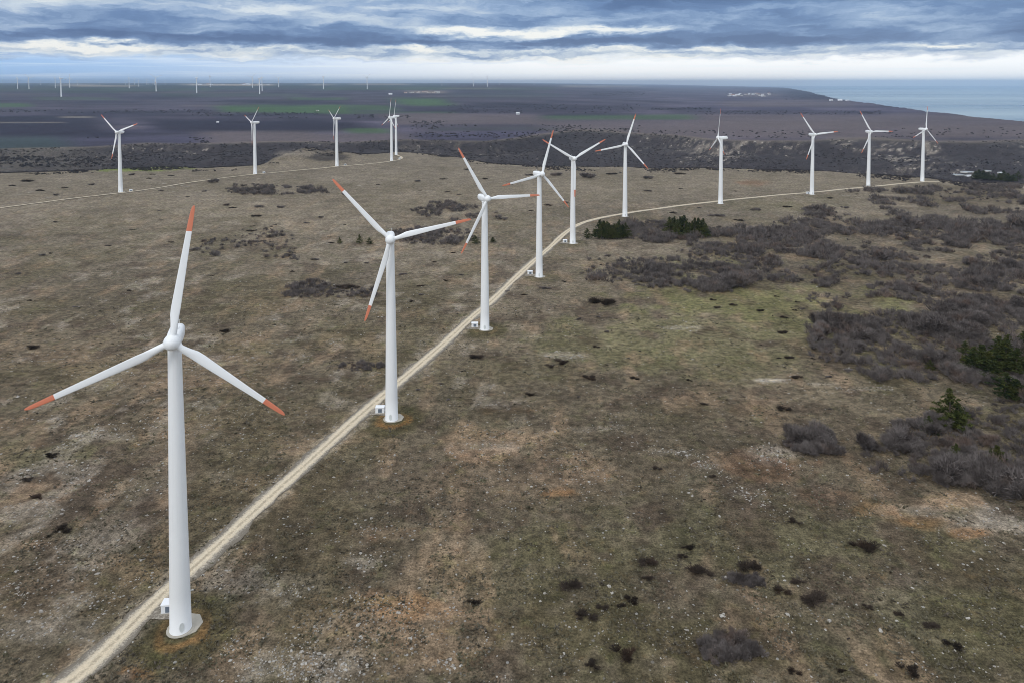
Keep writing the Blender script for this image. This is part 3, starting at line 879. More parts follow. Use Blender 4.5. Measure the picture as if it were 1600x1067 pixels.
THICK = [  # polygon (photo px), density, radius range (m), patchiness threshold, label
    ([(1350, 706), (1400, 672), (1450, 655), (1500, 640), (1560, 628), (1700, 610), (1760, 640), (1760, 830), (1620, 792), (1580, 780), (1500, 762), (1430, 752), (1370, 742)], 1.5, (2.6, 4.8), .30, 'grey leafless shrub in the thicket at the right edge, nearest to the viewer', 'A'),
    ([(1278, 570), (1262, 525), (1290, 500), (1400, 505), (1500, 520), (1640, 540), (1740, 560), (1740, 612), (1600, 610), (1520, 606), (1440, 598), (1370, 590)], 1.4, (2.8, 5.0), .34, 'grey leafless shrub in the middle thicket on the right, below the pines', 'B'),
    ([(1262, 470), (1268, 432), (1330, 436), (1420, 450), (1550, 470), (1740, 480), (1740, 545), (1560, 520), (1480, 512), (1400, 500), (1340, 500)], 1.35, (3.0, 5.4), .36, 'grey leafless shrub of the thicket around the green clearing on the right', 'C'),
    ([(1050, 372), (1130, 352), (1250, 350), (1400, 352), (1600, 350), (1740, 350), (1740, 478), (1600, 462), (1500, 452), (1400, 436), (1300, 432), (1200, 412), (1120, 398)], 1.25, (3.0, 6.0), .40, 'grey leafless shrub of the broad scrub belt on the right', 'D'),
    ([(965, 438), (985, 425), (1040, 416), (1100, 414), (1150, 418), (1182, 436), (1160, 452), (1120, 460), (1060, 456), (1000, 448)], 1.6, (3.2, 5.2), .2, 'grey leafless shrub of the oval thicket right of the main track', 'E'),
    ([(978, 372), (975, 352), (1000, 346), (1045, 347), (1058, 374), (1020, 382)], 1.6, (3.0, 4.8), .1, 'grey leafless shrub growing between the two pine clumps', 'F'),
    ([(612, 380), (610, 366), (650, 358), (740, 362), (745, 380), (680, 383)], 1.1, (3.0, 5.0), .3, 'grey leafless shrub in the hedge behind the second turbine', 'G'),
    ([(920, 440), (930, 405), (990, 395), (1120, 390), (1200, 408), (1260, 440), (1180, 445), (1150, 412), (1040, 410), (970, 425), (965, 445)], .5, (2.0, 4.0), .45, 'grey leafless shrub scattered around the oval thicket', 'H'),
    ([(440, 465), (446, 446), (490, 440), (540, 448), (590, 450), (588, 464), (520, 466)], .9, (2.0, 3.6), .3, 'grey leafless shrub in the dark patch left of the second turbine', 'I'),
    ([(1200, 350), (1330, 300), (1480, 296), (1600, 288), (1740, 292), (1740, 352), (1500, 352), (1350, 352)], .62, (3.0, 6.5), .52, 'grey leafless shrub on the far scrubby flat at right', 'J'),
    ([(530, 580), (532, 566), (570, 566), (605, 570), (600, 580)], 1.2, (1.6, 2.8), .1, 'grey leafless shrub in the low clump left of the second tower', 'K'),
    ([(1235, 700), (1240, 680), (1270, 676), (1304, 690), (1306, 706), (1270, 712)], 2.2, (2.2, 3.4), 0, 'grey leafless shrub in the lone clump on the open slope, left of the near thicket', 'L'),
    ([(640, 330), (650, 316), (700, 318), (760, 330), (800, 345), (760, 356), (680, 345)], .7, (2.2, 4.6), .45, 'grey leafless shrub in the loose scrub left of the third turbine head', 'M'),
    ([(355, 300), (370, 292), (420, 289), (480, 295), (540, 302), (530, 312), (440, 304), (380, 306)], .9, (3.0, 5.0), .4, 'grey leafless shrub on the flat behind the nearest turbine blade', 'N'),
    ([(1095, 1030), (1090, 1000), (1120, 988), (1160, 992), (1186, 1015), (1165, 1034), (1130, 1038)], 2.4, (1.0, 1.7), .1, 'grey wispy shrub in the round patch at the bottom of the photo', 'O'),
    ([(1130, 905), (1135, 896), (1190, 902), (1200, 914), (1170, 918)], 3., (.8, 1.3), 0, 'grey wispy shrub in the elongated patch on the lower right slope', 'P'),
    ([(300, 410), (310, 380), (420, 350), (470, 380), (470, 410), (380, 400)], .18, (2.0, 3.6), .5, 'grey leafless shrub dotted on the plateau left of centre', 'Q'),
]
plants = []   # x, y, z, r, label, patch
for poly, dens, (r0, r1), thr, lab, key in THICK:
    P = np.array(poly, float)
    x0, y0 = P.min(0); x1, y1 = P.max(0)
    dn, df = plane_depth(0, y1), plane_depth(0, y0)
    rm = (r0 + r1) / 2
    xa = min((x0 - 800) / FPX * dn, (x0 - 800) / FPX * df); xb = max((x1 - 800) / FPX * dn, (x1 - 800) / FPX * df)
    n = int((df - dn) * (xb - xa) / (rm * rm * 3.14) * dens * 2.5)
    X = rng.uniform(xa, xb, n); Y = rng.uniform(dn, df, n)
    Z = terrain(X, Y)
    px, py = project(X, Y, Z)
    ok = in_poly(px + rng.normal(0, 4, n), py + rng.normal(0, 1.2, n), poly)
    ok &= fbm(X / 34, Y / 34, 400 + ord(key), 3) > thr - .02
    for x, y, z in zip(X[ok], Y[ok], Z[ok]):
        plants.append((x, y, z, rng.uniform(r0, r1) * (.42 + 1.0 * vnoise(x / 25, y / 25, 8)) * math.exp(rng.normal(.06, .26)), lab, key))
# keep the track and the footings clear
def clear(x, y, r):
    d = np.hypot(MAIN_TRACK[:, 0] - x, MAIN_TRACK[:, 1] - y).min()
    return d > r + 3 and all(math.hypot(p[0] - x, p[1] - y) > r + 5 for p in TPOS)
plants = [p for p in plants if clear(p[0], p[1], p[3] * .8)]
plants.sort(key=lambda p: -p[3] / p[1] - (.004 if p[5] in 'LOPKI' else 0))
N_IND = 290
for k, (x, y, z, r, lab, key) in enumerate(plants[:N_IND]):
    o = link(bpy.data.objects.new('leafless_shrub', BUSH_ME[k % len(BUSH_ME)]))
    o.location = (x, y, z - .05 * r); o.rotation_euler = (0, 0, random.uniform(0, 6.28))
    hs = random.uniform(.85, 1.25)
    o.scale = (r * random.uniform(.9, 1.2), r * random.uniform(.9, 1.2), r * hs)
    tag(o, lab, 'shrub', lab.replace('grey leafless shrub', 'leafless shrubs').replace('grey wispy shrub', 'wispy shrubs'))


def scatter_mesh(name, pts, protos, mat, hs=(.85, 1.2)):
    out = []
    for (x, y, z, r) in pts:
        Vp = protos[random.randrange(len(protos))]
        a = random.uniform(0, 6.28); c, s_ = math.cos(a), math.sin(a)
        q = np.empty_like(Vp)
        q[:, 0] = (Vp[:, 0] * c - Vp[:, 1] * s_) * r + x; q[:, 1] = (Vp[:, 0] * s_ + Vp[:, 1] * c) * r + y
        q[:, 2] = Vp[:, 2] * r * random.uniform(*hs) + z - .05 * r
        out.append(q)
    o = link(bpy.data.objects.new(name, soup(name, np.concatenate(out), mat)))
    tag(o, kind='stuff'); return o


lite = [sprays(twig_bush(110, 1., .95, .034, 200 + k, 8), GB, 1) for k in range(5)]
scatter_mesh('leafless_thicket', [p[:4] for p in plants[N_IND:]], lite, TWIG)
print('plants', len(plants))

# gorge and far scrub: masses one cannot count
tiny = [twig_bush(46, 1., .85, .10, 300 + k, 6) for k in range(5)]
n = 60000
tt = rng.uniform(tcol(-120), tcol(1720), n)
ss_ = np.where(rng.random(n) < .16, rng.normal(.0, .03, n), rng.uniform(.03, 1.03, n))
a = np.interp(tt, _tn, _dn); b_ = np.interp(tt, _tf, _df)
Y = a + ss_ * (b_ - a); X = tt * Y
s2, _ = gorge_s(X, Y)
Z = terrain(X, Y)
ok = (s2 > -.08) & (s2 < 1.02) & (fbm(X / 60, Y / 60, 500, 3) + .3 * (fbm(X / 18, Y / 18, 501, 3) - .5) > .36)
ok &= ~((s2 < .02) & (fbm(X / 45, Y / 45, 505, 3) < .52))
qs = ((X - tcol(492) * 1300) / 85) ** 2 + ((Y - 1215.) / 95) ** 2
ok &= ~((X / Y < tcol(170)) & (fbm(X / 80, Y / 50, 507, 3) < .58))
ok &= ~((qs < 1.3) & (X < tcol(492) * 1300 + 10))
ok &= ~((s2 > .8) & (X / Y > tcol(1050)) & (fbm(X / 50, Y / 50, 503, 3) > .5))
sel = np.flatnonzero(ok)[:21000]
scatter_mesh('gorge_scrub', [(X[i], Y[i], Z[i], rng.uniform(1.3, 3.6)) for i in sel], tiny, TWIGF)
# hedges and scrub lines on the far plain
pts = []
HEDGE = [(1010, 1110, 169, 172, 90), (640, 1000, 196, 207, 420), (600, 840, 208, 216, 160), (1050, 1380, 174, 180, 260), (700, 1000, 164, 178, 300), (860, 1320, 205, 217, 160), (300, 500, 176, 182, 160), (430, 640, 180, 186, 140), (1225, 1335, 139, 157, 300),
         (0, 330, 172, 177, 160), (640, 700, 190, 196, 60), (1350, 1650, 200, 216, 90), (920, 1010, 143, 150, 120), (130, 330, 216, 232, 320), (0, 180, 238, 262, 300), (1135, 1240, 138, 152, 160)]
for x0, x1, y0, y1, m in HEDGE:
    for _ in range(m):
        p = hit(rng.uniform(x0, x1), rng.uniform(y0, y1))
        if terrain(p[0], p[1]) < SEA + 20: continue
        if vnoise(p[0] / 160, p[1] / 160, 77) < .35: continue
        pts.append((p[0], p[1], p[2], rng.uniform(2.5, 4.5) + p[1] * .0006))
scatter_mesh('far_scrub', pts, tiny, TWIGF)

# ------------------------------------------------------------------ single low shrubs on the plateau
def low_shrub(px, py, wpx, lab, group=None, me=None, mat=None, hs=None):
    p = hit(px, py)
    r = wpx * mpp(p) / 2
    o = link(bpy.data.objects.new('low_shrub', (me or DARK_ME)[random.randrange(5)]))
    o.location = (p[0], p[1] + r * .3, p[2] - .04 * r); o.rotation_euler = (0, 0, random.choice([0, math.pi]) + random.uniform(-.35, .35))
    o.scale = (r * 1.25, r * random.uniform(.8, 1.05), r * (hs or random.uniform(.7, 1.05)))
    tag(o, lab, 'shrub', group)


NAMED = [
    (890, 919, 32, 'dark low shrub on the lower slope, left end of the arc of dark shrubs'), (1011, 882, 28, 'dark low shrub at the top of the arc on the lower slope'),
    (1075, 858, 18, 'small dark shrub standing highest in the lower right group'), (1064, 872, 16, 'small dark shrub just under the highest one of the lower right group'),
    (1097, 900, 36, 'long dark shrub in the middle of the lower right slope'), (1170, 889, 34, 'dark flat shrub right above the elongated wispy patch'),
    (1279, 945, 42, 'large dark shrub at the right of the arc on the lower slope'), (1221, 926, 22, 'dark brown round shrub left of the large dark shrub'), (1249, 913, 22, 'small dark shrub above and left of the large dark shrub'),
    (1012, 906, 16, 'small upright dark shrub inside the arc'), (991, 943, 22, 'dark round shrub low in the arc, third from its left foot'), (970, 948, 14, 'tiny dark shrub second from the left foot of the arc'), (944, 953, 18, 'dark shrub at the left foot of the arc'),
    (914, 966, 30, 'grey brown shrub below the left foot of the arc'), (979, 1030, 36, 'dark mound shrub near the bottom edge, left of the round wispy patch'), (925, 1043, 24, 'grey shrub near the bottom edge, left of the dark mound'),
    (1241, 817, 24, 'lone dark shrub in the open grass below the rusty soil'), (1352, 860, 38, 'lone grey shrub on the slope below the pale track of stones'), (1361, 952, 16, 'small dark shrub right of the large dark shrub'),
    (1404, 961, 14, 'tiny dark shrub far right of the arc'), (1455, 981, 24, 'thin dark shrub on the right slope near the bottom'), (1495, 1014, 24, 'round grey shrub in the lower right corner'), (1427, 1054, 30, 'grey shrub at the bottom edge, lower right'), (1317, 1051, 14, 'small black shrub at the bottom edge'),
    (1241, 1052, 18, 'brown shrub at the bottom edge right of the round patch'), (745, 561, 26, 'black flat shrub right of the second turbine, beside the track'), (879, 569, 26, 'black shrub under the pale stones in the middle of the slope'), (861, 574, 16, 'dark shrub left of the black one under the pale stones'),
    (931, 543, 12, 'small black shrub above the pale stones'), (991, 592, 16, 'black shrub alone on the central slope'), (1077, 595, 10, 'tiny black shrub right on the central slope'), (827, 618, 18, 'dark shrub beside a small pale rock right of the second turbine'),
    (1101, 633, 14, 'dark shrub on the brown central slope'), (1224, 641, 24, 'grey shrub on the brown slope right of centre'), (1113, 745, 14, 'dark round shrub amid the line of pale stones'), (1026, 733, 16, 'dark brown shrub on the slope below the line of stones'),
    (925, 593, 26, 'flat grey shrub in the middle of the central slope'), (1247, 592, 22, 'dark shrub at the end of the white stone line'), (1233, 560, 18, 'dark shrub right of the green slope'), (1224, 497, 14, 'tall dark shrub at the right side of the green slope'),
    (1225, 522, 18, 'dark shrub below the tall one on the green slope'), (1113, 470, 12, 'small dark shrub below the oval thicket'), (1122, 482, 12, 'small round shrub on the green slope under the oval thicket'), (1145, 478, 14, 'small shrub right of centre on the green slope'),
    (945, 478, 44, 'long grey shrub left of the green slope'), (1190, 487, 14, 'small shrub on the green slope, farther right'), (931, 543, 10, 'tiny dark shrub on the olive slope'), (80, 715, 26, 'dark flat shrub on the left slope under the lowered blade'), (43, 752, 22, 'dark shrub at far left on the brown slope'),
    (95, 830, 30, 'dark brown shrub patch at lower left'), (48, 545, 26, 'dark shrub at the left edge beneath the blade tip'), (350, 520, 22, 'dark shrub right of the nearest turbine head'), (740, 944, 26, 'grey brown shrub left of the arc of dark shrubs'), (55, 780, 26, 'low dark shrub lowest at the left edge'),
]
seen = set()
for x, y, w, lab in NAMED:
    if (x, y) in seen: continue
    seen.add((x, y)); low_shrub(x, y, w * (1.4 if y > 840 and x > 860 else 1.1), lab, hs=random.uniform(.75, 1.0))
LOOSE = [(540, 452, 60), (470, 458, 30), (505, 450, 28), (560, 575, 26), (400, 340, 26), (300, 392, 20), (268, 380, 14), (360, 325, 20), (410, 325, 22), (440, 325, 18), (470, 350, 14), (330, 378, 16), (520, 380, 18), (500, 340, 12), (540, 352, 10), (600, 408, 10), (630, 408, 8),
         (705, 395, 14), (570, 412, 12), (540, 412, 10), (455, 425, 14), (330, 430, 12), (390, 355, 14), (390, 362, 20), (355, 322, 14), (240, 330, 10), (130, 340, 10), (90, 350, 10), (60, 402, 16), (80, 396, 14), (170, 385, 14), (210, 360, 14), (250, 345, 10), (160, 420, 10),
         (45, 470, 16), (120, 480, 14), (200, 455, 12), (30, 430, 12), (450, 400, 24), (490, 408, 20), (515, 372, 10), (820, 462, 18), (850, 452, 26), (880, 440, 14), (910, 430, 12), (905, 500, 14), (940, 497, 12), (850, 490, 10), (790, 455, 12), (945, 520, 12), (1030, 510, 8),
         (655, 448, 20), (640, 470, 16), (630, 430, 20), (660, 462, 12), (700, 440, 14), (690, 470, 10), (720, 430, 12), (676, 410, 14), (950, 400, 16), (935, 415, 14), (1250, 470, 12), (1240, 486, 14), (1260, 484, 14), (1210, 465, 14), (860, 322, 24), (880, 318, 14), (830, 330, 14),
         (1010, 300, 20), (1060, 296, 12), (1090, 325, 14), (1180, 330, 24), (1230, 326, 24), (1150, 300, 10), (1050, 335, 20), (1120, 340, 34), (1160, 345, 26), (700, 300, 14), (720, 305, 12), (650, 285, 14), (690, 280, 20), (590, 290, 12), (655, 300, 10), (760, 280, 16), (800, 290, 12),
         (740, 265, 24), (820, 275, 24), (870, 275, 30), (920, 278, 40), (960, 275, 30), (1010, 280, 30), (1060, 275, 30), (330, 285, 26), (250, 300, 14), (290, 310, 10), (320, 300, 12), (300, 330, 8), (1320, 325, 18), (1290, 335, 20), (1400, 310, 14), (1300, 312, 14), (1340, 305, 10),
         (100, 295, 16), (60, 300, 20), (20, 292, 16), (140, 290, 16), (85, 306, 12), (40, 285, 30), (230, 280, 14), (270, 275, 16), (310, 270, 20), (240, 272, 14), (205, 275, 14), (1220, 560, 14), (1190, 540, 8), (1140, 560, 6), (1160, 620, 8), (1060, 650, 8), (980, 560, 8),
         (1000, 548, 8), (1032, 535, 8), (900, 620, 8), (860, 600, 8), (690, 600, 12), (700, 625, 10), (650, 610, 14), (720, 580, 10), (1440, 440, 10), (1330, 580, 22), (1290, 590, 18), (1270, 560, 14), (950, 660, 8), (1300, 640, 8), (1340, 690, 12), (1210, 900, 10), (1260, 880, 8), (1100, 780, 8), (1000, 800, 8), (1150, 830, 8), (1330, 1000, 10), (1080, 830, 8)]
for x, y, w in LOOSE:
    x += rng.normal(0, 3); y += rng.normal(0, .8)
    reg = 'the far plateau rim' if y < 300 else 'the flat behind the turbine heads' if y < 430 else 'the open central slope'
    side = 'left' if x < 560 else 'middle' if x < 1000 else 'right'
    low_shrub(x, y, w * .75, f'small dark shrub dotted on {reg}, {side} side', f'small dark shrubs on {reg}, {side} side', random.choice([DARK_ME, BUSH_ME]), hs=random.uniform(.5, .75))

# ------------------------------------------------------------------ pines
def make_pine(seed, hgt=9., wid=3.0, n=1500):
    g = np.random.default_rng(seed)
    b = MB(); lean = g.normal(0, .03, 2)
    rings = []
    for k in range(6):
        z = hgt * .92 * k / 5; r = .22 * (1 - .8 * k / 5)
        rings.append([(lean[0] * z + r * math.cos(a), lean[1] * z + r * math.sin(a), z) for a in np.linspace(0, 6.283, 8, endpoint=False)])
    b.loft(rings)
    tr = b
    # whorled limbs with needle clumps
    C = []
    zz = hgt * .12
    while zz < hgt * .98:
        u = zz / hgt
        reach = wid * (1 - u ** 1.4) * (.75 + .5 * g.random()) + .15
        m = g.integers(4, 7)
        for q in range(m):
            a = g.uniform(0, 6.283); L = reach * g.uniform(.6, 1.1)
            for v in np.linspace(.35, 1, max(2, int(L / .55))):
                C.append((L * v * math.cos(a) + lean[0] * zz, L * v * math.sin(a) + lean[1] * zz, zz + .12 * L * v + g.normal(0, .12), .34 + .22 * (1 - u)))
        zz += hgt * .06 * g.uniform(.8, 1.3)
    C = np.array(C)
    per = max(6, n // len(C))
    k = np.repeat(np.arange(len(C)), per)
    d = g.normal(size=(len(k), 3)); d[:, 2] += .35; d /= np.linalg.norm(d, axis=1)[:, None]
    root = C[k, :3] + d * .05; tip = C[k, :3] + d * C[k, 3:4] * g.uniform(.7, 1.5, (len(k), 1))
    s_ = np.cross(d, g.normal(size=d.shape)); s_ /= np.linalg.norm(s_, axis=1)[:, None]
    Vp = np.empty((len(k), 3, 3)); Vp[:, 0] = root - s_ * .15; Vp[:, 1] = root + s_ * .15; Vp[:, 2] = tip
    return tr, soup('crown', Vp.reshape(-1, 3), NEEDLE)


PINES = []
for k, (h, w) in enumerate(((9, 3.2), (7.5, 3.0), (10, 3.4))):
    tr, cm = make_pine(900 + k, h, w, 2600)
    t = thing('pine_tree', 'x', 'pine tree', (0, 0, 0)); tr.build('trunk', BARK, t); link(bpy.data.objects.new('crown', cm), t)
    PINES.append((t, h)); 
pused = [False] * 3


def pine(px, py, hpx, lab, group=None, wide=1.):
    k = random.randrange(3)
    if not all(pused): k = pused.index(False)
    src, h0 = PINES[k]
    o = src if not pused[k] else copy_tree(src)
    pused[k] = True
    p = hit(px, py); s = hpx * mpp(p) / h0 * (1.3 if px > 1430 and py > 500 else 1.1)
    o.location = (p[0], p[1], p[2] - .1); o.rotation_euler = (0, 0, random.uniform(0, 6.28)); o.scale = (s * wide, s * wide, s)
    tag(o, lab, 'pine tree', group)


pine(917, 373, 15, 'small lone dark pine at the left of the pine clumps by the track bend', None, 1.3)
for k in range(11):
    pine(936 + k * 4.1, 373.5 + rng.uniform(-3, 1), rng.uniform(18, 27), 'dark green pine packed in the left pine clump beside the track bend', 'pines of the left clump', 1.15)
for k in range(15):
    pine(1046 + k * 4.0, 368 + .15 * k + rng.uniform(-6, 3), rng.uniform(18, 28), 'dark green pine packed in the right pine clump beyond the track bend', 'pines of the right clump', 1.15)
pine(1484, 666, 48, 'tall green pine standing alone above the near thicket on the right', None, 1.25)
pine(1497, 668, 30, 'shorter green pine leaning against the lone tall pine on its right', None, 1.5)
pine(1451, 676, 22, 'small yellowish pine at the lower left foot of the lone tall pine', None, 1.4)
for k, (x, y, h) in enumerate([(1508, 560, 22), (1519, 577, 28), (1531, 586, 38), (1545, 588, 32), (1560, 575, 40), (1572, 578, 38), (1588, 585, 34), (1575, 560, 30), (1602, 560, 32), (1620, 580, 34)]):
    pine(x, y, h, 'green pine in the cluster within the middle thicket at the right edge', 'pines of the cluster at the right edge', 1.5)
pine(1570, 618, 30, 'dark squat pine below the cluster at the right edge', None, 2.0); pine(1588, 622, 24, 'olive pine beside the dark squat pine at the right edge', None, 1.7)
pine(1454, 579, 14, 'single small pine poking out of the middle thicket', None, 1.3)
pine(1556, 735, 32, 'yellow green bare topped pine inside the near thicket', None, 1.3); pine(1493, 722, 24, 'faint olive pine sunk in the near thicket', None, 1.1)
pine(531, 381, 9, 'tiny pine leftmost of three left of the second turbine', None, 1.3); pine(562, 381, 14, 'tiny pine in the middle of three left of the second turbine', None, 1.2); pine(577, 382, 10, 'tiny pine rightmost of three left of the second turbine', None, 1.5)
pine(742, 381, 12, 'dark pine bush just left of the third tower', None, 1.6); pine(770, 379, 8, 'dark pine bush just right of the third tower', None, 1.6)
for k, (x, y, h) in enumerate([(1524, 281, 12), (1530, 280, 13), (1537, 281, 13), (1544, 282, 12), (1552, 283, 11), (1562, 283, 11), (1568, 282, 15), (1575, 284, 12), (1583, 284, 10), (1590, 281, 12)]):
    pine(x, y, h, 'dark conifer in the grove around the white roofed buildings at far right', 'conifers around the white roofed buildings', 1.6)

# ------------------------------------------------------------------ buildings
def make_house(wm, rm, pitched=True, flat_h=.3):
    t = thing('house', 'x', 'house', (0, 0, 0))
    b = MB(); b.box((0, 0, .5), (1, 1, 1)); b.build('wall', wm, t)
    b = MB()
    if pitched:
        b.add([(-.56, -.6, .98), (.56, -.6, .98), (.56, .6, .98), (-.56, .6, .98), (-.56, 0, 1.5), (.56, 0, 1.5)], [(0, 1, 5, 4), (2, 3, 4, 5), (0, 4, 3), (1, 2, 5), (3, 2, 1, 0)])
    else: b.box((0, 0, 1.06), (1.06, 1.06, .14))
    b.build('roof', rm, t)
    b = MB()
    b.box((.05, -.51, .55), (.5, .03, .3))
    b.build('window', LOUVRE, t)
    return t


H_RED, H_WHITE, H_GREY = make_house(WALLW, ROOFR), make_house(BOXW, ROOFW), make_house(WALLW, ROOFG, False)
hused = {}


def house(src, px, py, wpx, hpx, lab, cat='house', group=None, name='house', depth=None, rz=None):
    o = src if src.name not in hused else copy_tree(src)
    hused[src.name] = 1
    o.name = name
    p = hit(px, py); m = mpp(p)
    w, h = wpx * m, hpx * m
    o.location = (p[0], p[1] + w * .2, p[2]); o.rotation_euler = (0, 0, random.uniform(-.3, .3) if rz is None else rz)
    o.scale = (w, depth or w * .7, h * .7)
    tag(o, lab, cat, group)


house(H_WHITE, 63, 165.5, 38, 3.6, 'long pale blue roofed barn on the far left plain', 'barn', None, 'barn', 60, .05)
house(H_WHITE, 300, 172.5, 13, 2.6, 'long white shed on the dark plain behind the two left turbines', 'shed', None, 'shed', 30, .0)
house(H_WHITE, 504.5, 173.5, 8, 2.8, 'small white farmhouse right of the green field strip', 'house', None, 'farmhouse')
house(H_GREY, 496, 174, 4, 1.8, 'tiny grey outbuilding left of the small white farmhouse', 'shed', None, 'shed')
house(H_WHITE, 318, 193, 4, 1.6, 'left one of two tiny white huts on the dark ploughed field', 'hut', None, 'hut'); house(H_WHITE, 340, 192.3, 3.5, 1.8, 'right one of two tiny white huts on the dark ploughed field', 'hut', None, 'hut')
house(H_WHITE, 809, 179.5, 5, 3.2, 'tiny white house alone on the brown plain above the third turbine head', 'house')
for k in range(14):
    house(random.choice([H_RED, H_RED, H_GREY, H_WHITE]), rng.uniform(632, 692), rng.uniform(143.3, 146.2), rng.uniform(2.5, 5), rng.uniform(.9, 1.5), 'pale house in the small village on the far plain', 'house', 'village houses on the far plain')
house(H_WHITE, 610, 148.5, 5, 2.2, 'white house standing left of the small village on the far plain', 'house')
for k in range(20):
    house(random.choice([H_RED, H_WHITE, H_WHITE]), rng.choice([rng.uniform(298, 350), rng.uniform(375, 420)]), rng.uniform(132.4, 133.6), rng.uniform(2.5, 5), rng.uniform(.9, 1.7), 'pale building of the town along the far left horizon', 'building', 'town buildings on the far left horizon', 'town_building')
for k in range(26):
    x = rng.uniform(1136, 1205)
    house(random.choice([H_RED, H_WHITE, H_GREY]), x, rng.uniform(147.3, 151.5), rng.uniform(2.5, 4.5), rng.uniform(1.2, 1.9), 'pale house of the village on the cape by the sea', 'house', 'village houses on the cape')
for x, y, w, h, lab in [(1299, 158.5, 5, 2.2, 'white house at the shore below the dark cape, left one'), (1313, 158.2, 6, 2.6, 'white house at the shore below the dark cape, middle one'), (1324, 158.6, 5, 2.0, 'white house at the shore below the dark cape, right one')]:
    house(H_WHITE, x, y, w, h, lab, 'house')
house(H_GREY, 1497, 274.8, 17, 2.2, 'long grey roofed building at the left end of the far right complex', 'building', None, 'long_building', 14, .1)
house(H_GREY, 1513, 271, 16, 3.0, 'pale roofed building behind the conifers of the far right complex', 'building', None, 'long_building', 12, .15)
house(H_WHITE, 1514, 276.5, 8, 2.6, 'white low building in front of the conifers at far right', 'building', None, 'low_building', 8, .1)
house(H_WHITE, 1524.5, 278.6, 6, 3.4, 'small white house right of the low building at far right', 'house', None, 'house', 7, .1)
house(H_GREY, 1544, 268.5, 8, 2., 'pale roof showing above the conifer grove at far right', 'building', None, 'low_building', 8, .1)
house(H_WHITE, 1563, 271.5, 5, 2.2, 'tiny white building at the right side of the conifer grove', 'building', None, 'low_building', 6, .1)

# rock stack in the sea off the cape
b = MB(); p = np.array([tcol(1338) * 5900, 5900., SEA])
for (dx, w, h) in ((-12, 26, 30), (14, 30, 22), (34, 16, 12)):
    b.loft([[(p[0] + dx + w * f_ * math.cos(a) * (1 + .2 * math.sin(3 * a + dx)), p[1] + w * f_ * math.sin(a), SEA + hh_) for a in np.linspace(0, 6.283, 9, endpoint=False)] for f_, hh_ in ((1, -8), (.9, h * .4), (.6, h * .85), (.2, h))], False, True, False)
rk = paint('dark_rock', (.07, .065, .06), .95, .1, .3, .05)
tag(b.build('sea_rock', rk), 'dark jagged rock standing in the sea off the cape', 'rock')

# ------------------------------------------------------------------ loose limestone and dry tussocks (uncountable)
def ico(seed):
    g = np.random.default_rng(seed)
    t_ = (1 + 5 ** .5) / 2
    v = np.array([(-1, t_, 0), (1, t_, 0), (-1, -t_, 0), (1, -t_, 0), (0, -1, t_), (0, 1, t_), (0, -1, -t_), (0, 1, -t_), (t_, 0, -1), (t_, 0, 1), (-t_, 0, -1), (-t_, 0, 1)], float) / 1.9
    f = np.array([(0, 11, 5), (0, 5, 1), (0, 1, 7), (0, 7, 10), (0, 10, 11), (1, 5, 9), (5, 11, 4), (11, 10, 2), (10, 7, 6), (7, 1, 8), (3, 9, 4), (3, 4, 2), (3, 2, 6), (3, 6, 8), (3, 8, 9), (4, 9, 5), (2, 4, 11), (6, 2, 10), (8, 6, 7), (9, 8, 1)])
    return v * g.uniform(.7, 1.25, (12, 1)), f


def ground_samples(n, y0, y1, x0=-250, x1=1850):
    px = rng.uniform(x0, x1, n); py = rng.uniform(y0, y1, n)
    b_ = (PY0 - py) / FPX
    v = np.stack([(px - 800) / FPX, CP + b_ * SP, -SP + b_ * CP], 1)
    t_ = -EYE / v[:, 2]
    X = v[:, 0] * t_; Y = v[:, 1] * t_
    return X, Y, terrain(X, Y)


X, Y, Z = ground_samples(110000, 440, 1130)
c_, st_ = ground_paint(X, Y, Z)
cl = sstep(.44, .64, fbm(X / 7, Y / 7, 600, 3))
ok = rng.random(len(X)) < np.clip(st_ * cl * .85 + .004, 0, 1)
ok &= np.array([True] * len(X))
X, Y, Z = X[ok], Y[ok], Z[ok]
dtr = np.array([np.hypot(MAIN_TRACK[:, 0] - x, MAIN_TRACK[:, 1] - y).min() for x, y in zip(X, Y)])
dtb = np.array([min(math.hypot(p[0] - x, p[1] - y) for p in TPOS) for x, y in zip(X, Y)])
k = (dtr > 3.4) & (dtb > 8); X, Y, Z = X[k], Y[k], Z[k]
LINES = [([(846, 558), (880, 554), (914, 557)], 5, 90), ([(985, 688), (1010, 695), (1040, 704), (1075, 708), (1095, 716), (1112, 730), (1122, 742), (1150, 758), (1168, 772), (1190, 790)], 4, 260), ([(1172, 592), (1200, 596), (1230, 594), (1245, 586)], 1.6, 110),
         ([(1300, 604), (1330, 611)], 2, 30), ([(1350, 606), (1395, 608)], 2, 30), ([(1042, 509), (1090, 515)], 2.5, 50), ([(1060, 500), (1075, 503)], 1.5, 20), ([(100, 700), (130, 680), (150, 672), (185, 668)], 4, 130), ([(25, 935), (40, 920)], 4, 40), ([(420, 545), (470, 560)], 6, 60), ([(455, 1060), (500, 1035), (560, 1055)], 14, 160), ([(1180, 692), (1215, 715), (1240, 730)], 5, 120), ([(580, 860), (600, 885)], 7, 60)]
lx = []; 
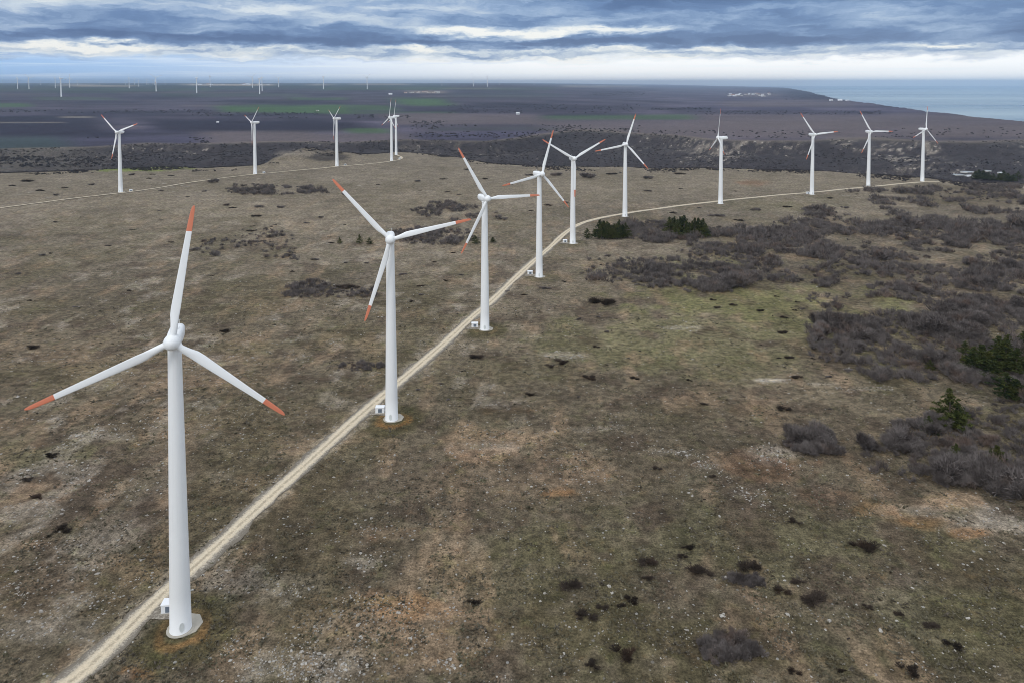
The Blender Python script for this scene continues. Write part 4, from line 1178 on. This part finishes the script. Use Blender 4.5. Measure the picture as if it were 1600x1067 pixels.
for pl_, jit, cnt in LINES:
    q_ = np.array(pl_, float); sg = np.linspace(0, len(q_) - 1, 400)
    ii_ = np.minimum(sg.astype(int), len(q_) - 2); fr_ = (sg - ii_)[:, None]
    path = q_[ii_] * (1 - fr_) + q_[ii_ + 1] * fr_
    for _ in range(int(cnt * .6)):
        c0 = path[rng.integers(0, 400)] + rng.normal(0, 1, 2) * np.array([jit * 2.4, jit * 1.0])
        b1 = (PY0 - c0[1]) / FPX; vz_ = -SP + b1 * CP; t1 = -EYE / vz_
        lx.append(((c0[0] - 800) / FPX * t1, (CP + b1 * SP) * t1))
lx = np.array(lx)
X = np.concatenate([X, lx[:, 0]]); Y = np.concatenate([Y, lx[:, 1]]); Z = np.concatenate([Z, terrain(lx[:, 0], lx[:, 1])])
sv = np.array([ico(k)[0] for k in range(12)]); sf = ico(0)[1]
n = len(X); pick = rng.integers(0, 12, n)
size = np.exp(rng.normal(-2.05, .5, n)) * (.75 + Y / 600)
size = np.clip(size, .06, .5); size[-len(lx):] = np.clip(size[-len(lx):] * 1.15, .10, .5)
sc_ = np.stack([size * rng.uniform(.8, 1.7, n), size * rng.uniform(.8, 1.4, n), size * rng.uniform(.35, .7, n)], 1)
an = rng.uniform(0, 6.28, n); ca, sa = np.cos(an), np.sin(an)
Vs = sv[pick] * sc_[:, None, :]
Vr = np.stack([Vs[..., 0] * ca[:, None] - Vs[..., 1] * sa[:, None] + X[:, None], Vs[..., 0] * sa[:, None] + Vs[..., 1] * ca[:, None] + Y[:, None], Vs[..., 2] + Z[:, None] + size[:, None] * .12], -1).reshape(-1, 3)
Fs = (sf[None] + (np.arange(n) * 12)[:, None, None]).reshape(-1, 3)
lm, nt, bs = new_mat('limestone', .95, .15)
pos = nt.n('ShaderNodeNewGeometry').outputs['Position']
nt.set(bs.inputs['Base Color'], nt.mix(nt.ss(nt.noise(pos, .9, 4, .7), .35, .65), (.22, .195, .165), (.44, .415, .375)))
tag(link(bpy.data.objects.new('limestone_rubble', fast_mesh('limestone_rubble', Vr, Fs, lm))), kind='stuff')
print('stones', n)

# tussocks
X, Y, Z = ground_samples(70000, 470, 1130)
cl = fbm(X / 9, Y / 9, 700, 3)
ok = (cl > .46) & (rng.random(len(X)) < .75)
X, Y, Z = X[ok], Y[ok], Z[ok]
# distance to the track by a coarse grid lookup
d2 = np.full(len(X), 1e9)
for q in MAIN_TRACK[(MAIN_TRACK[:, 1] < 460)]:
    d2 = np.minimum(d2, (X - q[0]) ** 2 + (Y - q[1]) ** 2)
for p in TPOS: d2 = np.minimum(d2, ((X - p[0]) ** 2 + (Y - p[1]) ** 2) * .22)
k = d2 > 3.2 ** 2; X, Y, Z = X[k], Y[k], Z[k]
n = len(X); per = 5
kk = np.repeat(np.arange(n), per); m = n * per
hgt = np.exp(rng.normal(-1.25, .4, n))[kk] * (.8 + Y[kk] / 900)
d = rng.normal(size=(m, 3)) * np.array([.75, .75, .3]); d[:, 2] = np.abs(d[:, 2]) + .55
tipv = d * hgt[:, None]
s_ = np.cross(d, rng.normal(size=(m, 3))); s_ /= np.linalg.norm(s_, axis=1)[:, None] + 1e-9
root = np.stack([X[kk], Y[kk], Z[kk]], 1) + rng.normal(0, .10, (m, 3)) * np.array([1, 1, 0])
Vg = np.empty((m, 3, 3)); ww = (.13 * hgt / .3)[:, None]
Vg[:, 0] = root - s_ * ww; Vg[:, 1] = root + s_ * ww; Vg[:, 2] = root + tipv
gmt, nt, bs = new_mat('dry_grass', .95, .1)
pos = nt.n('ShaderNodeNewGeometry').outputs['Position']
n1_ = nt.noise(pos, .12, 4, .6); n2_ = nt.noise(pos, 1.1, 3, .7)
cc = nt.mix(nt.ss(n1_, .35, .65), (.095, .080, .063), (.115, .107, .068))
cc = nt.mix(nt.ss(n2_, .45, .75), cc, (.20, .175, .13))
nt.set(bs.inputs['Base Color'], cc)
tag(link(bpy.data.objects.new('dry_grass', soup('dry_grass', Vg.reshape(-1, 3), gmt))), kind='stuff')

# ------------------------------------------------------------------ haze
hm = bpy.data.materials.new('haze_air'); hm.use_nodes = True
ht = hm.node_tree; ht.nodes.clear()
out = ht.nodes.new('ShaderNodeOutputMaterial'); pv = ht.nodes.new('ShaderNodeVolumePrincipled')
pv.inputs['Color'].default_value = (.68, .84, 1.0, 1); pv.inputs['Density'].default_value = 4.8e-5; pv.inputs['Anisotropy'].default_value = .78
ht.links.new(pv.outputs[0], out.inputs['Volume'])
b = MB(); zmax = max(o_.location.z + 104 * o_.scale.z for o_ in COL.objects if o_.name.startswith('wind_turbine'))
zb, zt = SEA - 60, zmax + 4
b.box((0, 20000, (zb + zt) / 2), (340000, 56000, zt - zb))
tag(b.build('haze', hm), kind='stuff')

# ------------------------------------------------------------------ sky
SUN_EL, SUN_AZ = R(38), R(215)      # azimuth clockwise from +Y
w = bpy.data.worlds.new('World'); scene.world = w; w.use_nodes = True
wt = NT(w.node_tree); bg = w.node_tree.nodes['Background']
sky = wt.n('ShaderNodeTexSky', sky_type='NISHITA', sun_disc=False, sun_elevation=SUN_EL, sun_rotation=SUN_AZ, altitude=100, air_density=1.2, dust_density=.6)
dirv = wt.n('ShaderNodeTexCoord').outputs['Generated']
nrm = wt.n('ShaderNodeVectorMath', operation='NORMALIZE', ins={0: dirv}).outputs[0]
sp = wt.n('ShaderNodeSeparateXYZ', ins={0: nrm})
az = wt.m('ARCTAN2', sp.outputs[0], sp.outputs[1]); el = wt.m('ARCSINE', sp.outputs[2])
ele = wt.m('MAXIMUM', el, 0.)
# cloud layers seen edge on: long bands in elevation with lumpy undersides
wB = wt.noise(wt.xyz(wt.m('MULTIPLY', az, 9.), wt.m('MULTIPLY', ele, 45.), 1.3), 1., 5, .55, .2)
wC = wt.noise(wt.xyz(wt.m('MULTIPLY', az, 34.), wt.m('MULTIPLY', ele, 120.), 8.1), 1., 6, .62, .3)
e2 = wt.m('ADD', ele, wt.m('ADD', wt.m('MULTIPLY_ADD', wB, .030, -.015), wt.m('MULTIPLY_ADD', wC, .016, -.008)))
L1 = wt.noise(wt.xyz(wt.m('MULTIPLY', az, 3.0), wt.m('MULTIPLY', e2, 30.), 5.7), 1., 4, .5, .2)
L2 = wt.noise(wt.xyz(wt.m('MULTIPLY', az, 9.), wt.m('MULTIPLY', e2, 52.), 6.2), 1., 6, .6, .3)
def bump(x, c, wd):
    return wt.m('POWER', 2.718, wt.m('MULTIPLY', wt.m('POWER', wt.m('ABSOLUTE', wt.m('DIVIDE', wt.m('SUBTRACT', x, c), wd)), 2.), -1.))
v = wt.ss(wt.m('ADD', wt.m('MULTIPLY', L1, .60), wt.m('MULTIPLY', L2, .40)), .31, .70, .0, .78)
e3 = wt.m('ADD', e2, wt.m('MULTIPLY_ADD', L1, .016, -.008))
v = wt.m('ADD', v, wt.m('MULTIPLY', bump(e3, .0445, .0042), wt.m('MULTIPLY_ADD', L2, 1.5, -.32)))
v = wt.m('ADD', v, wt.m('MULTIPLY', bump(e3, .0345, .0036), wt.m('MULTIPLY_ADD', wB, 1.5, -.38)))
gap = wt.m('MULTIPLY', wt.ss(az, -.20, -.08), wt.ss(az, .27, .18))
v = wt.m('ADD', v, wt.m('MULTIPLY', wt.m('MULTIPLY', bump(e3, .0715, .0065), gap), wt.m('MULTIPLY_ADD', L2, .9, .25)))
v = wt.m('ADD', v, wt.m('MULTIPLY', bump(e3, .0565, .006), -.22))
v = wt.m('ADD', v, wt.m('MULTIPLY', wt.ss(ele, .095, .125), -.12))
v = wt.m('ADD', v, wt.m('MULTIPLY', wt.m('MULTIPLY', bump(e2, .100, .014), wt.ss(az, -.15, -.40)), .30))
ramp = wt.n('ShaderNodeValToRGB', ins={'Fac': v})
cr = ramp.color_ramp; cr.interpolation = 'LINEAR'
els = [(.0, srgb(64, 96, 150)), (.28, srgb(98, 130, 180)), (.5, srgb(148, 173, 210)), (.74, srgb(210, 222, 236)), (1., srgb(255, 255, 252))]
while len(cr.elements) < len(els): cr.elements.new(.5)
for e_, (p_, c_) in zip(cr.elements, els): e_.position = p_; e_.color = (*c_, 1)
cover = wt.ss(e2, .026, .038)
azr = wt.ss(az, -.62, .10)
cl = wt.mix(azr, tuple(1.25 * c for c in srgb(150, 188, 232)), (1.16, 1.18, 1.20))
st_ = wt.noise(wt.xyz(wt.m('MULTIPLY', az, 4.), wt.m('MULTIPLY', ele, 150.), 5.), 1., 5, .6)
cl = wt.mix(wt.m('MULTIPLY', wt.ss(st_, .45, .70), .5), cl, (1.02, 1.10, 1.2))
vis = wt.mix(cover, cl, ramp.outputs[0])
# upper and rear sky: bright broken overcast
up_c = wt.mix(wt.ss(wt.noise(wt.n('ShaderNodeMapping', ins={'Vector': nrm, 'Scale': (2., 2., 5.)}).outputs[0], 1.2, 5, .6), .35, .65), (.80, .90, 1.06), (1.28, 1.32, 1.36))
upf = wt.ss(ele, .13, .40)
behind = wt.ss(sp.outputs[1], .35, -.25)
tot = wt.mix(wt.m('MAXIMUM', upf, wt.m('MULTIPLY', behind, wt.ss(ele, .0, .12))), vis, up_c)
SKYG = 1.0
tot = wt.mix(1., tot, (10 * SKYG,) * 3, 'MULTIPLY')
# a share of the blue Nishita sky shows between the clouds
fin = wt.mix(.88, sky.outputs[0], tot)
wt.set(bg.inputs['Color'], fin); bg.inputs['Strength'].default_value = .1

sun = bpy.data.lights.new('sun', 'SUN'); sun.energy = 1.1; sun.angle = R(20); sun.color = (1., .96, .90)
so = link(bpy.data.objects.new('sun', sun))
sd = Vector((math.sin(SUN_AZ) * math.cos(SUN_EL), math.cos(SUN_AZ) * math.cos(SUN_EL), math.sin(SUN_EL)))
so.rotation_euler = sd.to_track_quat('Z', 'Y').to_euler()

# ------------------------------------------------------------------ camera
cam = bpy.data.cameras.new('camera'); co = link(bpy.data.objects.new('camera', cam))
co.location = (0, 0, EYE); co.rotation_euler = (math.pi / 2 - PITCH, 0, 0)
cam.sensor_width = 36; cam.sensor_fit = 'HORIZONTAL'; cam.lens = FPX / 1600 * 36
cam.shift_y = (PY0 - 533.5) / 1600
cam.clip_start = 1; cam.clip_end = 200000
scene.camera = co
scene.view_settings.view_transform = 'Standard'; scene.view_settings.look = 'None'; scene.view_settings.exposure = 0; scene.view_settings.gamma = 1
scene.cycles.use_denoising = True; scene.cycles.denoiser = 'OPENIMAGEDENOISE'; scene.cycles.denoising_input_passes = 'RGB_ALBEDO_NORMAL'; scene.cycles.denoising_prefilter = 'ACCURATE'; scene.cycles.use_adaptive_sampling = False
scene.cycles.pixel_filter_type = 'BLACKMAN_HARRIS'; scene.cycles.filter_width = .95; scene.cycles.max_bounces = 5; scene.cycles.diffuse_bounces = 2; scene.cycles.volume_bounces = 1; scene.cycles.transparent_max_bounces = 8
scene.cycles.caustics_reflective = False; scene.cycles.caustics_refractive = False
